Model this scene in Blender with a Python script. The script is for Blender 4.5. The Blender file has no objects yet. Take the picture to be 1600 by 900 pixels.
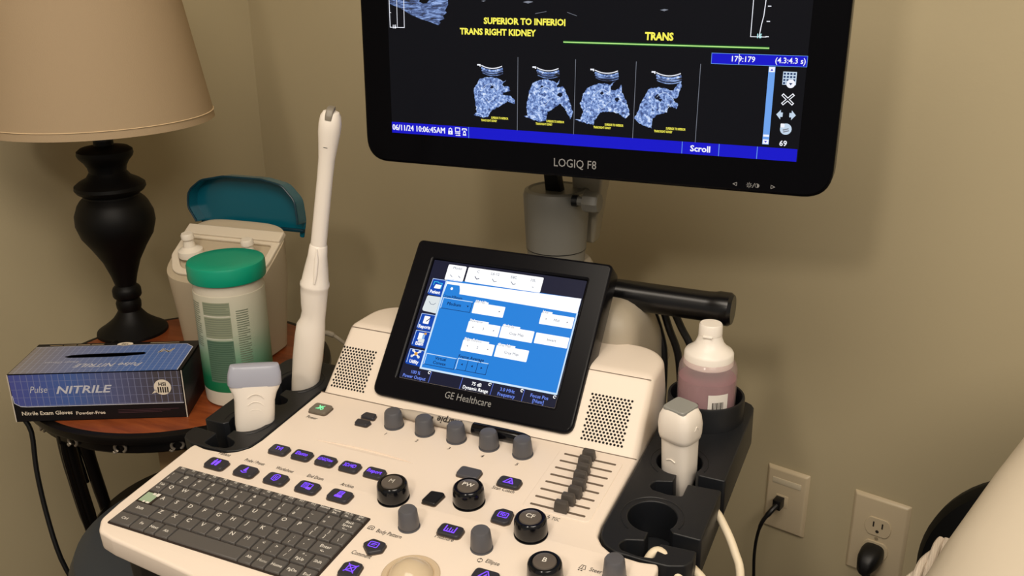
import bpy, bmesh, math, random
from mathutils import Matrix, Vector
R = math.radians
random.seed(7)
scene = bpy.context.scene
COL = scene.collection

# ------------------------------------------------------------------ camera
cam_d = bpy.data.cameras.new('camera')
cam_d.sensor_width = 36.0
cam_d.lens = 32.831
cam_d.clip_start = 0.02
cam = bpy.data.objects.new('camera', cam_d)
COL.objects.link(cam)
_r = Vector((0.90933558, 0.41597989, -0.00833848))
_d = Vector((0.13516894, -0.31431603, -0.93964610))
_f = Vector((-0.39349480, 0.85332653, -0.34204631))
cam.matrix_world = Matrix(((_r.x, -_d.x, -_f.x, 0), (_r.y, -_d.y, -_f.y, 0), (_r.z, -_d.z, -_f.z, 1.30), (0, 0, 0, 1)))
scene.camera = cam

# ------------------------------------------------------------------ light
vs = scene.view_settings
vs.view_transform = 'Standard'
vs.look = 'None'
vs.gamma = 1.0
vs.use_curve_mapping = False
vs.exposure = 0.0
world = bpy.data.worlds.new('room_ambient')
scene.world = world
world.use_nodes = True
world.node_tree.nodes['Background'].inputs[0].default_value = (1.0, 0.91, 0.79, 1)
world.node_tree.nodes['Background'].inputs[1].default_value = 0.32


def area(name, loc, aim, power, size, col):
    l = bpy.data.lights.new(name, 'AREA')
    l.energy = power
    l.shape = 'DISK'
    l.size = size
    l.color = col
    o = bpy.data.objects.new(name, l)
    COL.objects.link(o)
    o.location = loc
    o.rotation_euler = (Vector(aim) - Vector(loc)).to_track_quat('-Z', 'Y').to_euler()
    return o


WARM = (1.0, 0.89, 0.755)
area('ceiling_lamp', (-0.40, 0.05, 2.45), (-0.45, 0.45, 0.8), 22, 1.1, WARM)
area('low_lamp', (-0.30, -0.85, 2.05), (-0.3, 1.2, 0.9), 8, 0.2, WARM)
area('ceiling_lamp', (0.75, -0.3, 2.45), (0.2, 1.1, 0.9), 34, 1.2, WARM)


# ------------------------------------------------------------------ materials
def lin(c):
    if isinstance(c, str):
        c = c.lstrip('#')
        c = [int(c[i:i + 2], 16) / 255 for i in (0, 2, 4)]
    return tuple((x / 12.92 if x <= .04045 else ((x + .055) / 1.055) ** 2.4) for x in c) + (1,)


MATS = {}


def mat(name, col, rough=.5, metal=0, bump=0, bscale=200, emit=None, es=1.0, trans=0, coat=0, alpha=1, var=0, vscale=8, ior=1.45, spec=.5):
    if name in MATS:
        return MATS[name]
    m = bpy.data.materials.new(name)
    m.use_nodes = True
    nt = m.node_tree
    b = nt.nodes['Principled BSDF']
    b.inputs['Base Color'].default_value = lin(col)
    b.inputs['Roughness'].default_value = rough
    b.inputs['Metallic'].default_value = metal
    b.inputs['IOR'].default_value = ior
    b.inputs['Specular IOR Level'].default_value = spec
    b.inputs['Transmission Weight'].default_value = trans
    b.inputs['Coat Weight'].default_value = coat
    b.inputs['Alpha'].default_value = alpha
    if emit:
        b.inputs['Emission Color'].default_value = lin(emit)
        b.inputs['Emission Strength'].default_value = es
    if bump or var:
        tc = nt.nodes.new('ShaderNodeTexCoord')
        n = nt.nodes.new('ShaderNodeTexNoise')
        n.inputs['Scale'].default_value = bscale
        n.inputs['Detail'].default_value = 3
        nt.links.new(tc.outputs['Object'], n.inputs['Vector'])
        if bump:
            bp = nt.nodes.new('ShaderNodeBump')
            bp.inputs['Strength'].default_value = bump
            bp.inputs['Distance'].default_value = .001
            nt.links.new(n.outputs['Fac'], bp.inputs['Height'])
            nt.links.new(bp.outputs['Normal'], b.inputs['Normal'])
        if var:
            n2 = nt.nodes.new('ShaderNodeTexNoise')
            n2.inputs['Scale'].default_value = vscale
            nt.links.new(tc.outputs['Object'], n2.inputs['Vector'])
            hs = nt.nodes.new('ShaderNodeMix')
            hs.data_type = 'RGBA'
            c = lin(col)
            hs.inputs[6].default_value = tuple(x * (1 - var) for x in c[:3]) + (1,)
            hs.inputs[7].default_value = tuple(min(1, x * (1 + var)) for x in c[:3]) + (1,)
            nt.links.new(n2.outputs['Fac'], hs.inputs[0])
            nt.links.new(hs.outputs[2], b.inputs['Base Color'])
    MATS[name] = m
    return m


def glow(name, col, s=1.0):
    """a lit patch of a display: emission only"""
    if name in MATS:
        return MATS[name]
    m = bpy.data.materials.new(name)
    m.use_nodes = True
    b = m.node_tree.nodes['Principled BSDF']
    b.inputs['Base Color'].default_value = (.005, .005, .006, 1)
    b.inputs['Roughness'].default_value = .3
    b.inputs['Specular IOR Level'].default_value = .06
    b.inputs['Emission Color'].default_value = lin(col)
    b.inputs['Emission Strength'].default_value = s
    MATS[name] = m
    return m


def ramp_mat(name, stops, tex='NOISE', scale=50, rough=.6, emit=False, coord='Object', stretch=(1, 1, 1), axis='Z', detail=4, bump=0, distort=0):
    if name in MATS:
        return MATS[name]
    m = bpy.data.materials.new(name)
    m.use_nodes = True
    nt = m.node_tree
    b = nt.nodes['Principled BSDF']
    b.inputs['Roughness'].default_value = rough
    tc = nt.nodes.new('ShaderNodeTexCoord')
    cr = nt.nodes.new('ShaderNodeValToRGB')
    e = cr.color_ramp.elements
    while len(e) < len(stops):
        e.new(.5)
    for k, (p, c) in enumerate(stops):
        e[k].position = p
        e[k].color = lin(c)
    if tex == 'GRAD':
        sp = nt.nodes.new('ShaderNodeSeparateXYZ')
        nt.links.new(tc.outputs[coord], sp.inputs[0])
        nt.links.new(sp.outputs[axis], cr.inputs[0])
    else:
        mp = nt.nodes.new('ShaderNodeMapping')
        mp.inputs['Scale'].default_value = stretch
        nt.links.new(tc.outputs[coord], mp.inputs[0])
        if tex == 'WAVE':
            t = nt.nodes.new('ShaderNodeTexWave')
            t.inputs['Scale'].default_value = scale
            t.inputs['Distortion'].default_value = distort
            t.inputs['Detail'].default_value = 2
        else:
            t = nt.nodes.new('ShaderNodeTexNoise')
            t.inputs['Scale'].default_value = scale
            t.inputs['Detail'].default_value = detail
            t.inputs['Roughness'].default_value = .65
            t.inputs['Distortion'].default_value = distort
        nt.links.new(mp.outputs[0], t.inputs['Vector'])
        nt.links.new(t.outputs['Fac'] if 'Fac' in t.outputs else t.outputs[0], cr.inputs[0])
        if bump:
            bp = nt.nodes.new('ShaderNodeBump')
            bp.inputs['Strength'].default_value = bump
            bp.inputs['Distance'].default_value = .001
            nt.links.new(t.outputs['Fac'] if 'Fac' in t.outputs else t.outputs[0], bp.inputs['Height'])
            nt.links.new(bp.outputs['Normal'], b.inputs['Normal'])
    if emit:
        b.inputs['Base Color'].default_value = (.005, .005, .006, 1)
        nt.links.new(cr.outputs[0], b.inputs['Emission Color'])
        b.inputs['Emission Strength'].default_value = emit
    else:
        nt.links.new(cr.outputs[0], b.inputs['Base Color'])
    MATS[name] = m
    return m


CREAM = mat('cream_plastic', '#efe1d3', .42, bump=.05, bscale=900)
CREAM2 = mat('cream_housing_plastic', '#eaddce', .45, bump=.05, bscale=900)
BLACKP = mat('black_plastic', '#101114', .38, bump=.06, bscale=700)
BEZEL = mat('black_bezel', '#050508', .25, spec=.1)
TBEZEL = mat('charcoal_bezel', '#0e0e12', .22, spec=.14)
TRAYM = mat('dark_navy_plastic', '#16181c', .42, bump=.08, bscale=700)
KEYM = mat('grey_key', '#575452', .5, bump=.05, bscale=800)
KEYBED = mat('brown_key_bed', '#2c211b', .7)
KNOBG = mat('grey_knob', '#56565b', .38)
KNOBB = mat('gloss_black_knob', '#0b0c10', .16)
KNOBCAP = mat('taupe_knob_cap', '#5c554f', .28)
BTN = mat('grey_button', '#2f2f36', .42)
BTNL = mat('grey_blank_button', '#4a4a50', .42)
POSTG = mat('grey_post_plastic', '#77756e', .42)
INK = mat('dark_print', '#2a2420', .6)
WHITEINK = mat('white_print', '#e8e4dc', .6)
GREYINK = mat('grey_print', '#8b8b8b', .5)
WHITEP = mat('white_plastic', '#efe8df', .35)
PROBEW = mat('probe_white', '#ece4da', .34)
LENS = mat('probe_lens_blue_grey', '#a3a6b4', .3)
LENSG = mat('probe_lens_grey', '#8f908c', .35)
CORDW = mat('cream_cord', '#e6d8bd', .45)
CORDB = mat('black_cord', '#0d0d0f', .42)
PURPLE = glow('purple_led', '#7a48ff', 1.7)
GREEN = glow('green_led', '#8dffb0', 1.1)
SLOT = mat('slider_slot', '#6b5d50', .7)


# ------------------------------------------------------------------ mesh tools
class MB:
    def __init__(s):
        s.bm = bmesh.new()
        s.mats = []

    def mi(s, m):
        if m not in s.mats:
            s.mats.append(m)
        return s.mats.index(m)

    def _mark(s):
        return len(s.bm.verts), len(s.bm.faces)

    def _done(s, mk, M, m):
        s.bm.verts.ensure_lookup_table()
        s.bm.faces.ensure_lookup_table()
        if M is not None:
            for v in s.bm.verts[mk[0]:]:
                v.co = M @ v.co
        i = s.mi(m)
        for f in s.bm.faces[mk[1]:]:
            f.material_index = i

    def mesh(s, me, M, m):
        mk = s._mark()
        s.bm.from_mesh(me)
        s._done(mk, M, m)
        return s

    def faces(s, vs_, fs, M, m):
        mk = s._mark()
        bv = [s.bm.verts.new(v) for v in vs_]
        for f in fs:
            try:
                s.bm.faces.new([bv[i] for i in f])
            except ValueError:
                pass
        s._done(mk, M, m)
        return s

    def box(s, a, b, m, M=None, bev=0, seg=2):
        t = bmesh.new()
        bmesh.ops.create_cube(t, size=1)
        for v in t.verts:
            v.co = Vector([(a[i] + b[i]) / 2 + v.co[i] * (b[i] - a[i]) for i in range(3)])
        if bev:
            bmesh.ops.bevel(t, geom=t.edges[:], offset=bev, segments=seg, profile=.5, affect='EDGES')
        return s.bmesh(t, M, m)

    def hexa(s, pts, m, M=None, bev=0, seg=3, skip=None, extra=None):
        """8 points: bottom 4 ccw, top 4 ccw"""
        t = bmesh.new()
        v = [t.verts.new(p) for p in pts]
        for f in ((3, 2, 1, 0), (4, 5, 6, 7), (0, 1, 5, 4), (1, 2, 6, 5), (2, 3, 7, 6), (3, 0, 4, 7)):
            t.faces.new([v[i] for i in f])
        if extra:
            for (i, j, w) in extra:
                e = t.edges.get((v[i], v[j]))
                e.tag = True
            es = [e for e in t.edges if e.tag]
            bmesh.ops.bevel(t, geom=es, offset=extra[0][2], segments=8, profile=.5, affect='EDGES')
        t.normal_update()
        if bev:
            es = [e for e in t.edges if len(e.link_faces) == 2 and e.calc_face_angle() > R(25)]
            bmesh.ops.bevel(t, geom=es, offset=bev, segments=seg, profile=.5, affect='EDGES')
        return s.bmesh(t, M, m)

    def bmesh(s, t, M, m):
        me = bpy.data.meshes.new('tmp')
        t.to_mesh(me)
        t.free()
        s.mesh(me, M, m)
        bpy.data.meshes.remove(me)
        return s

    def lathe(s, prof, m, M=None, seg=40, sx=1, sy=1):
        """profile of (radius, z) from bottom to top"""
        vs_, fs, rings = [], [], []
        for r, z in prof:
            if r <= 1e-6:
                rings.append([len(vs_)])
                vs_.append((0, 0, z))
            else:
                rings.append(list(range(len(vs_), len(vs_) + seg)))
                vs_ += [(r * sx * math.cos(2 * math.pi * k / seg), r * sy * math.sin(2 * math.pi * k / seg), z) for k in range(seg)]
        for a, b in zip(rings, rings[1:]):
            for k in range(seg):
                k2 = (k + 1) % seg
                if len(a) == 1 and len(b) == 1:
                    continue
                if len(a) == 1:
                    fs.append((a[0], b[k2], b[k]))
                elif len(b) == 1:
                    fs.append((a[k], a[k2], b[0]))
                else:
                    fs.append((a[k], a[k2], b[k2], b[k]))
        if len(rings[0]) > 1 and prof[0] != prof[-1]:
            fs.append(tuple(reversed(rings[0])))
        if len(rings[-1]) > 1 and prof[0] != prof[-1]:
            fs.append(tuple(rings[-1]))
        return s.faces(vs_, fs, M, m)

    def loft(s, secs, m, M=None, cap=True):
        """list of rings (equal counts)"""
        vs_, fs = [], []
        n = len(secs[0])
        for r in secs:
            vs_ += list(r)
        for a in range(len(secs) - 1):
            for k in range(n):
                k2 = (k + 1) % n
                fs.append((a * n + k, a * n + k2, (a + 1) * n + k2, (a + 1) * n + k))
        if cap:
            fs.append(tuple(range(n - 1, -1, -1)))
            fs.append(tuple((len(secs) - 1) * n + k for k in range(n)))
        return s.faces(vs_, fs, M, m)

    def tube(s, pts, r, m, M=None, seg=10, smooth=4, cap=True):
        P = [Vector(p) for p in pts]
        if smooth > 1 and len(P) > 2:
            P = catmull(P, smooth)
        rr = r if hasattr(r, '__len__') else [r] * len(P)
        if len(rr) != len(P):
            rr = [rr[min(len(rr) - 1, int(i * (len(rr) - 1) / (len(P) - 1) + .5))] for i in range(len(P))]
        secs = []
        nrm = None
        for i, p in enumerate(P):
            t = (P[min(i + 1, len(P) - 1)] - P[max(i - 1, 0)]).normalized()
            if nrm is None:
                nrm = t.orthogonal().normalized()
            nrm = (nrm - t * nrm.dot(t)).normalized()
            bn = t.cross(nrm)
            secs.append([p + rr[i] * (math.cos(2 * math.pi * k / seg) * nrm + math.sin(2 * math.pi * k / seg) * bn) for k in range(seg)])
        return s.loft(secs, m, M, cap)

    def plate(s, loops, thick, m, M=None, bev=0, bres=2):
        """flat plate from outline + hole loops; top face at z=0, going down by thick"""
        me = curve_mesh(loops, thick, bev, bres)
        mm = (M or Matrix()) @ Matrix.Translation((0, 0, -thick / 2))
        s.mesh(me, mm, m)
        bpy.data.meshes.remove(me)
        return s

    def flat(s, loop, m, M, h=0):
        return s.faces([(p[0], p[1], h) for p in loop], [tuple(range(len(loop)))], M, m)

    def rect(s, u0, v0, u1, v1, m, M, h=0):
        return s.faces([(u0, v0, h), (u1, v0, h), (u1, v1, h), (u0, v1, h)], [(0, 1, 2, 3)], M, m)

    def fill(s, loops, m, M, h=0):
        cu = bpy.data.curves.new('t', 'CURVE')
        cu.dimensions = '2D'
        cu.fill_mode = 'BOTH'
        add_loops(cu, loops)
        o = bpy.data.objects.new('t', cu)
        me = o.to_mesh()
        s.mesh(me, M @ Matrix.Translation((0, 0, h)), m)
        o.to_mesh_clear()
        bpy.data.objects.remove(o)
        bpy.data.curves.remove(cu)
        return s

    def stroke(s, pts, w, m, M, h=0, close=False):
        P = [Vector((p[0], p[1], 0)) for p in pts]
        if close:
            P.append(P[0])
        for a, b in zip(P, P[1:]):
            d = (b - a)
            if d.length < 1e-7:
                continue
            d.normalize()
            n = Vector((-d.y, d.x, 0)) * w / 2
            e = d * w * .35
            s.faces([(q.x, q.y, h) for q in (a - n - e, b - n + e, b + n + e, a + n - e)], [(0, 1, 2, 3)], M, m)
        return s

    def text(s, st, size, m, M, h=.0003, bold=0, align='CENTER', shear=0, sp=1.0, sx=1.0, width=None):
        cu = bpy.data.curves.new('t', 'FONT')
        cu.body = st
        cu.size = size
        cu.align_x = align
        cu.align_y = 'CENTER'
        if 'M' in st:
            if bold:
                dx = bold * size * .9
                for q in (-dx, dx):
                    s.text(st, size, m, M @ Matrix.Translation((q, 0, 0)), h, 0, align, shear, sp, sx, width)
                bpy.data.curves.remove(cu)
                return s
        cu.offset = bold * size
        cu.shear = shear
        cu.space_character = sp
        cu.resolution_u = 2
        o = bpy.data.objects.new('t', cu)
        me = o.to_mesh()
        if width and len(me.vertices):
            xs = [v.co.x for v in me.vertices]
            sx = width / (max(xs) - min(xs))
        s.mesh(me, M @ Matrix.Translation((0, 0, h)) @ Matrix.Scale(sx, 4, (1, 0, 0)), m)
        o.to_mesh_clear()
        bpy.data.objects.remove(o)
        bpy.data.curves.remove(cu)
        return s


def catmull(P, n):
    out = []
    for i in range(len(P) - 1):
        p0, p1, p2, p3 = P[max(i - 1, 0)], P[i], P[i + 1], P[min(i + 2, len(P) - 1)]
        for k in range(n):
            t = k / n
            out.append(.5 * ((2 * p1) + (p2 - p0) * t + (2 * p0 - 5 * p1 + 4 * p2 - p3) * t * t + (3 * p1 - p0 - 3 * p2 + p3) * t ** 3))
    out.append(P[-1])
    return out


def add_loops(cu, loops):
    for lp in loops:
        sp = cu.splines.new('POLY')
        sp.points.add(len(lp) - 1)
        for k, p in enumerate(lp):
            sp.points[k].co = (p[0], p[1], 0, 1)
        sp.use_cyclic_u = True


def curve_mesh(loops, thick, bev=0, bres=2):
    cu = bpy.data.curves.new('t', 'CURVE')
    cu.dimensions = '2D'
    cu.fill_mode = 'BOTH'
    cu.extrude = max(thick / 2 - bev, 1e-5)
    cu.bevel_depth = bev
    cu.bevel_resolution = bres
    cu.offset = -bev
    add_loops(cu, loops)
    o = bpy.data.objects.new('t', cu)
    me0 = o.to_mesh()
    me = me0.copy()
    o.to_mesh_clear()
    bpy.data.objects.remove(o)
    bpy.data.curves.remove(cu)
    return me


def rpoly(pts, r, n=6):
    """polygon with rounded corners; r scalar or list"""
    out = []
    N_ = len(pts)
    for i in range(N_):
        p = Vector(pts[i][:2])
        a = Vector(pts[i - 1][:2])
        b = Vector(pts[(i + 1) % N_][:2])
        ri = r[i] if hasattr(r, '__len__') else r
        if ri <= 0:
            out.append((p.x, p.y))
            continue
        da, db = (a - p), (b - p)
        la, lb = da.length, db.length
        da.normalize()
        db.normalize()
        ang = da.angle(db)
        d = min(ri / math.tan(ang / 2), la * .49, lb * .49)
        for k in range(n + 1):
            t = k / n
            q = (p + da * d) * (1 - t) ** 2 + p * 2 * t * (1 - t) + (p + db * d) * t * t
            out.append((q.x, q.y))
    return out


def rrect(u0, v0, u1, v1, r, n=6):
    return rpoly([(u0, v0), (u1, v0), (u1, v1), (u0, v1)], r, n)


def circ(u, v, r, n=32, a0=0, a1=360):
    full = abs(a1 - a0) >= 360
    k = n if full else n + 1
    return [(u + r * math.cos(R(a0 + (a1 - a0) * i / n)), v + r * math.sin(R(a0 + (a1 - a0) * i / n))) for i in range(k)]


# ------------------------------------------------------------------ object tools
ROOT = {}


def thing(name, loc, label, cat, group=None):
    o = bpy.data.objects.new(name, None)
    o.empty_display_size = .05
    COL.objects.link(o)
    o.location = loc
    o['label'] = label
    o['category'] = cat
    if group:
        o['group'] = group
    ROOT[o.name] = Vector(loc)
    return o


def build(name, mb, parent=None, label=None, cat=None, group=None, kind=None, sharp=32, base=None):
    me = bpy.data.meshes.new(name)
    off = Vector((0, 0, 0))
    if parent is not None:
        off = ROOT[parent.name]
    elif base is not None:
        off = Vector(base)
    elif kind != 'structure':
        xs = [v.co for v in mb.bm.verts]
        off = Vector(((min(v.x for v in xs) + max(v.x for v in xs)) / 2, (min(v.y for v in xs) + max(v.y for v in xs)) / 2, min(v.z for v in xs)))
    bmesh.ops.recalc_face_normals(mb.bm, faces=mb.bm.faces[:]) if getattr(mb, 'recalc', False) else None
    for v in mb.bm.verts:
        v.co -= off
    mb.bm.to_mesh(me)
    mb.bm.free()
    for m in mb.mats:
        me.materials.append(m)
    me.shade_smooth()
    me.set_sharp_from_angle(angle=R(sharp))
    o = bpy.data.objects.new(name, me)
    COL.objects.link(o)
    if parent is not None:
        o.parent = parent
    else:
        o.location = off
    ROOT[o.name] = off
    for k, v in (('label', label), ('category', cat), ('group', group), ('kind', kind)):
        if v:
            o[k] = v
    return o


def frame(o, x, y):
    """4x4 with origin o, axes x, y and their normal"""
    x = Vector(x).normalized()
    y = Vector(y).normalized()
    z = x.cross(y).normalized()
    return Matrix(((x.x, y.x, z.x, o[0]), (x.y, y.y, z.y, o[1]), (x.z, y.z, z.z, o[2]), (0, 0, 0, 1)))


def at(F, u=0, v=0, h=0, rz=0):
    return F @ Matrix.Translation((u, v, h)) @ Matrix.Rotation(R(rz), 4, 'Z')


T3 = Matrix.Translation

# frames of the place
TILT = .0785
PANEL = frame((-.6447, .5699, .7771), (1, 0, 0), (0, math.cos(TILT), math.sin(TILT)))
seam = PANEL @ Vector((0, .26, 0))
HOUS = frame(seam, (1, 0, 0), (0, math.cos(R(50)), math.sin(R(50))))
TT = R(50.48)
TOUCH = frame((-.5387, .8504, .8275), (1, 0, 0), (0, math.cos(TT), math.sin(TT)))
MON = frame((-.6047, .9698, 1.0903), (.9994, .0342, 0), (-.0009, .0263, .9997))
WX = Vector((.974, -.2265, 0)).normalized()
WN = Vector((.2265, .974, 0)).normalized()
WP = Vector((-.1754, 1.3449, .532))
WALL = frame(WP, WX, (0, 0, 1))          # normal points into the room
CORNER = Vector((-1.3442, 1.6167, 0))

# ================================================================== SETTING
wallm = mat('olive_wall_paint', '#baad8d', .7, bump=.12, bscale=260, var=.03, vscale=3)
floorm = ramp_mat('brown_floor', [(.3, '#4a3a2c'), (.7, '#5c4837')], scale=6, rough=.5, stretch=(1, 8, 1))


def slab(name, o, x, y, lx, ly, m, th=.1):
    b = MB()
    F = frame(o, x, y)
    b.box((0, 0, -th), (lx, ly, 0), m, F)
    return build(name, b, kind='structure')


slab('wall_back', CORNER - Vector((0, 0, 0)), WX, (0, 0, 1), 3.4, 2.5, wallm)
slab('wall_left', CORNER - WN * 3.6, WN, (0, 0, 1), 3.6, 2.5, wallm)
slab('floor', CORNER - WN * 3.6 - WX * .0, WX, WN, 3.4, 3.6, floorm)
slab('ceiling', CORNER + Vector((0, 0, 2.5)) - WN * .0, WX, -WN, 3.4, 3.6, mat('ceiling_white', '#d8d0c0', .9))
bb = MB()
bb.box((.012, 0, .0), (3.4, .085, .012), mat('baseboard_white', '#d9cfbd', .5), frame(CORNER, WX, (0, 0, 1)), bev=.003)
build('baseboard_back', bb, kind='structure')
bb = MB()
bb.box((0, 0, 0), (3.6, .085, .012), MATS['baseboard_white'], frame(CORNER - WN * 3.6, WN, (0, 0, 1)), bev=.003)
build('baseboard_left', bb, kind='structure')

# ================================================================== ULTRASOUND MACHINE
machine = thing('ultrasound_machine', (-.44, .85, 0), 'cream and black ultrasound machine with monitor, touch panel and keyboard console', 'ultrasound machine')


def part(name, mb, label=None, parent=machine, **k):
    return build(name, mb, parent, label=label, **k)


CU = .205                                   # centre line of the console

# --- control panel
half = [(.205, -.118), (.12, -.112), (.104, -.088), (.098, -.064), (.0866, -.0545), (.0395, -.0494), (-.0223, -.0437), (-.043, -.0395), (-.0556, -.0247),
        (-.0586, .0015), (-.0615, .1084), (-.0597, .1145), (-.0433, .1115), (-.016, .1135), (-.005, .1205), (.0030, .131), (.0055, .148), (.0058, .262)]
left = half
right = [(2 * CU - u, v) for u, v in reversed(half[1:])]
pan_out = rpoly(left + right, [.03, .03, .02, .012, .012, .02, .02, .014, .014, .02, .006, .006, .02, .012, .012, .012, .02, 0] + [0, .02, .012, .012, .012, .02, .006, .006, .02, .014, .014, .02, .02, .012, .012, .02, .03], 5)
b = MB()
lens = []
for k in range(13):
    t_ = k / 12
    lens.append((.0637 + .1235 * t_, .1695 + .0012 * math.sin(math.pi * t_), .0036 * math.sin(math.pi * t_) ** .8 + .0001))
b.plate([pan_out], .023, CREAM, PANEL, bev=.0035, bres=3)
cut = MB()
cut.loft([[(u, v - w, .003), (u, v - w, -.0001), (u, v + w, -.0004 - .40 * w), (u, v + w, .003)] for u, v, w in lens], CREAM, PANEL)
bmesh.ops.recalc_face_normals(cut.bm, faces=cut.bm.faces[:])
co = build('cut', cut, kind='structure')
body = build('body', b, kind='structure')
md = body.modifiers.new('cut', 'BOOLEAN')
md.object = co
md.operation = 'DIFFERENCE'
md.solver = 'EXACT'
dg = bpy.context.evaluated_depsgraph_get()
me = bpy.data.meshes.new_from_object(body.evaluated_get(dg))
b = MB()
b.mesh(me, None, CREAM)
for o_ in (co, body):
    bpy.data.objects.remove(o_)
# printed captions
for st, ua, ub, v, s_ in (('Patient', -.0212, -.0063, .1096, .0058), ('Probe / Preset', .0140, .0396, .1096, .0058), ('Worksheet', .0551, .0770, .1098, .0058), ('End Exam', .0949, .1148, .1103, .0058), ('Archive', .1364, .1519, .1105, .0058),
                          ('Power', .0244, .0389, .2062, .006), ('Scan Coach', .2836, .3079, .1622, .006), ('Measure', .2663, .2855, .0744, .006), ('Comment', .2054, .2262, .0257, .0062), ('Body Pattern', .2107, .2378, .0604, .006),
                          ('Ellipse', .3257, .3392, .0606, .006), ('TGC', .3581, .3659, .1380, .0056), ('Steer', .4159, .4275, .0846, .006)):
    b.text(st, s_ * 1.2, INK, at(PANEL, (ua + ub) / 2, v), bold=.004, shear=.1, width=ub - ua)
for k, (u, v) in enumerate(((.1298, .2074), (.1693, .2079), (.2096, .2075), (.2498, .2071), (.2903, .2068))):
    b.text(str(k + 1), .0062, INK, at(PANEL, u, v), bold=.008, shear=.2)
h = .0003
# body pattern icon (small torso in a frame), ellipse icon, steer icon, tgc arrow
F = at(PANEL, .2035, .0617)
b.stroke([(-.003, -.002), (-.003, .0015), (-.0015, .003), (.0015, .003), (.003, .0015), (.003, -.002)], .0006, INK, F, h, True)
b.stroke([(-.0015, -.002), (-.001, .001), (.001, .001), (.0015, -.002)], .0006, INK, F, h)
F = at(PANEL, .3205, .0592)
b.stroke(circ(0, 0, .0024, 14), .0005, INK, F, h, True)
b.stroke([(-.0006, .003), (.0008, .0022), (-.0006, .0014)], .0005, INK, F, h)
b.stroke([(.0006, -.003), (-.0008, -.0022), (.0006, -.0014)], .0005, INK, F, h)
F = at(PANEL, .4095, .0845)
b.stroke([(-.003, -.002), (-.0015, .003), (.002, .003), (.003, -.002)], .0005, INK, F, h, True)
b.stroke([(-.0004, -.002), (.0004, .003)], .0005, INK, F, h)
b.rect(-.003, -.0046, -.0015, -.0034, INK, F, h)
b.rect(-.0004, -.0046, .0011, -.0034, INK, F, h)
F = at(PANEL, .3545, .1385)
b.stroke([(0, .003), (-.001, 0), (.0012, 0), (0, -.003)], .0006, INK, F, h)
part('control_panel', b)

# --- dark lower shell and pedestal
b = MB()
inner = [(CU + (u - CU) * .93, v * .93 + .008) for u, v in pan_out]
b.plate([inner], .05, TRAYM, at(PANEL, 0, 0, -.0232), bev=.008)
part('lower_shell', b, 'dark lower shell under the console')
b = MB()
b.box((-.55, .80, .16), (-.33, 1.13, .77), BLACKP, bev=.03, seg=3)
part('pedestal', b)
b = MB()
b.box((-.66, .66, .075), (-.22, 1.14, .17), BLACKP, bev=.03, seg=3)
part('wheel_base', b)
for x in (-.62, -.26):
    for y in (.70, 1.08):
        b = MB()
        b.lathe([(.0, -.016), (.034, -.016), (.04, -.01), (.04, .01), (.034, .016), (0, .016)], BLACKP, T3((x, y, .0402)) @ Matrix.Rotation(R(90), 4, 'Y'), seg=24)
        b.box((x - .022, y - .012, .045), (x + .022, y + .012, .085), BLACKP, bev=.004)
        part('caster', b)

# --- speaker housing
P = lambda u, t, hh=0: HOUS @ Vector((u, t, hh))
b = MB()
v = [Vector((seam.x + .0058, seam.y, seam.z - .03)), Vector((seam.x + .4042, seam.y, seam.z - .03)), Vector((seam.x + .4035, .985, .78)), Vector((seam.x + .012, .985, .78)),
     P(.0150, .0905), P(.4030, .0905), Vector((seam.x + .4000, .965, .868)), Vector((seam.x + .018, .965, .868))]
v[0] = P(.0058, -.022)
v[1] = P(.4042, -.022)
b.hexa([tuple(q) for q in v], CREAM2, bev=.009, seg=4, extra=[(2, 6, .04), (3, 7, .04)])
# seam lines
b.box((.018, .0862, -.0005), (.4, .0868, .0004), SLOT, HOUS)
part('speaker_housing', b)
b = MB()
b.box((.0065, -.0004, -.001), (.4035, .0005, .0003), SLOT, HOUS)
part('panel_seam', b, 'thin dark seam between panel and speaker housing')
holem = mat('grille_hole', '#15100d', .9)
for u0, u1 in ((.0184, .0634), (.3400, .3852)):
    b = MB()
    dx = (u1 - u0) / 11
    for r_ in range(15):
        n_ = 12 if r_ % 2 == 0 else 11
        for k in range(n_):
            u = u0 + dx * (k + (0 if r_ % 2 == 0 else .5))
            t = .0101 + (.0598 - .0101) * r_ / 14
            b.flat(circ(u, t, .00140, 10), holem, HOUS, .00025)
    part('speaker_grille', b, 'grid of round speaker holes, ' + ('left' if u0 < .1 else 'right') + ' of the touch panel')

# --- rear hump, post, clamp, arm
b = MB()
b.hexa([(-.55, .945, .77), (-.280, .945, .77), (-.280, 1.16, .77), (-.55, 1.16, .77), (-.53, .952, .906), (-.288, .952, .906), (-.292, 1.05, .906), (-.53, 1.05, .906)], mat('warm_grey_plastic', '#a79d8c', .5), bev=.030, seg=5)
b.lathe([(.05, .77), (.05, .905), (.046, .912), (0, .912)], MATS['warm_grey_plastic'], T3((-.44, 1.095, 0)), seg=40)
part('rear_hump', b, 'rounded warm grey housing behind the touch panel')
b = MB()
b.lathe([(.038, .905), (.0385, .928), (.0395, .9285), (.043, .99), (.0435, 1.000), (.0415, 1.0065), (.037, 1.0085), (.034, 1.0065), (0, 1.0065)], POSTG, T3((-.44, 1.095, 0)), seg=48)
b.lathe([(.0386, .9282), (.0396, .9282), (.0396, .9290), (.0386, .9290)], BLACKP, T3((-.44, 1.095, 0)), seg=48)
part('monitor_post', b, 'grey round post carrying the monitor')
b = MB()
b.hexa([(-.425, 1.125, .93), (-.397, 1.12, .93), (-.397, 1.145, .93), (-.425, 1.145, .93), (-.425, 1.10, 1.06), (-.376, 1.10, 1.06), (-.376, 1.14, 1.06), (-.425, 1.14, 1.06)], mat('light_grey_plastic', '#97907f', .5), bev=.004)
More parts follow.
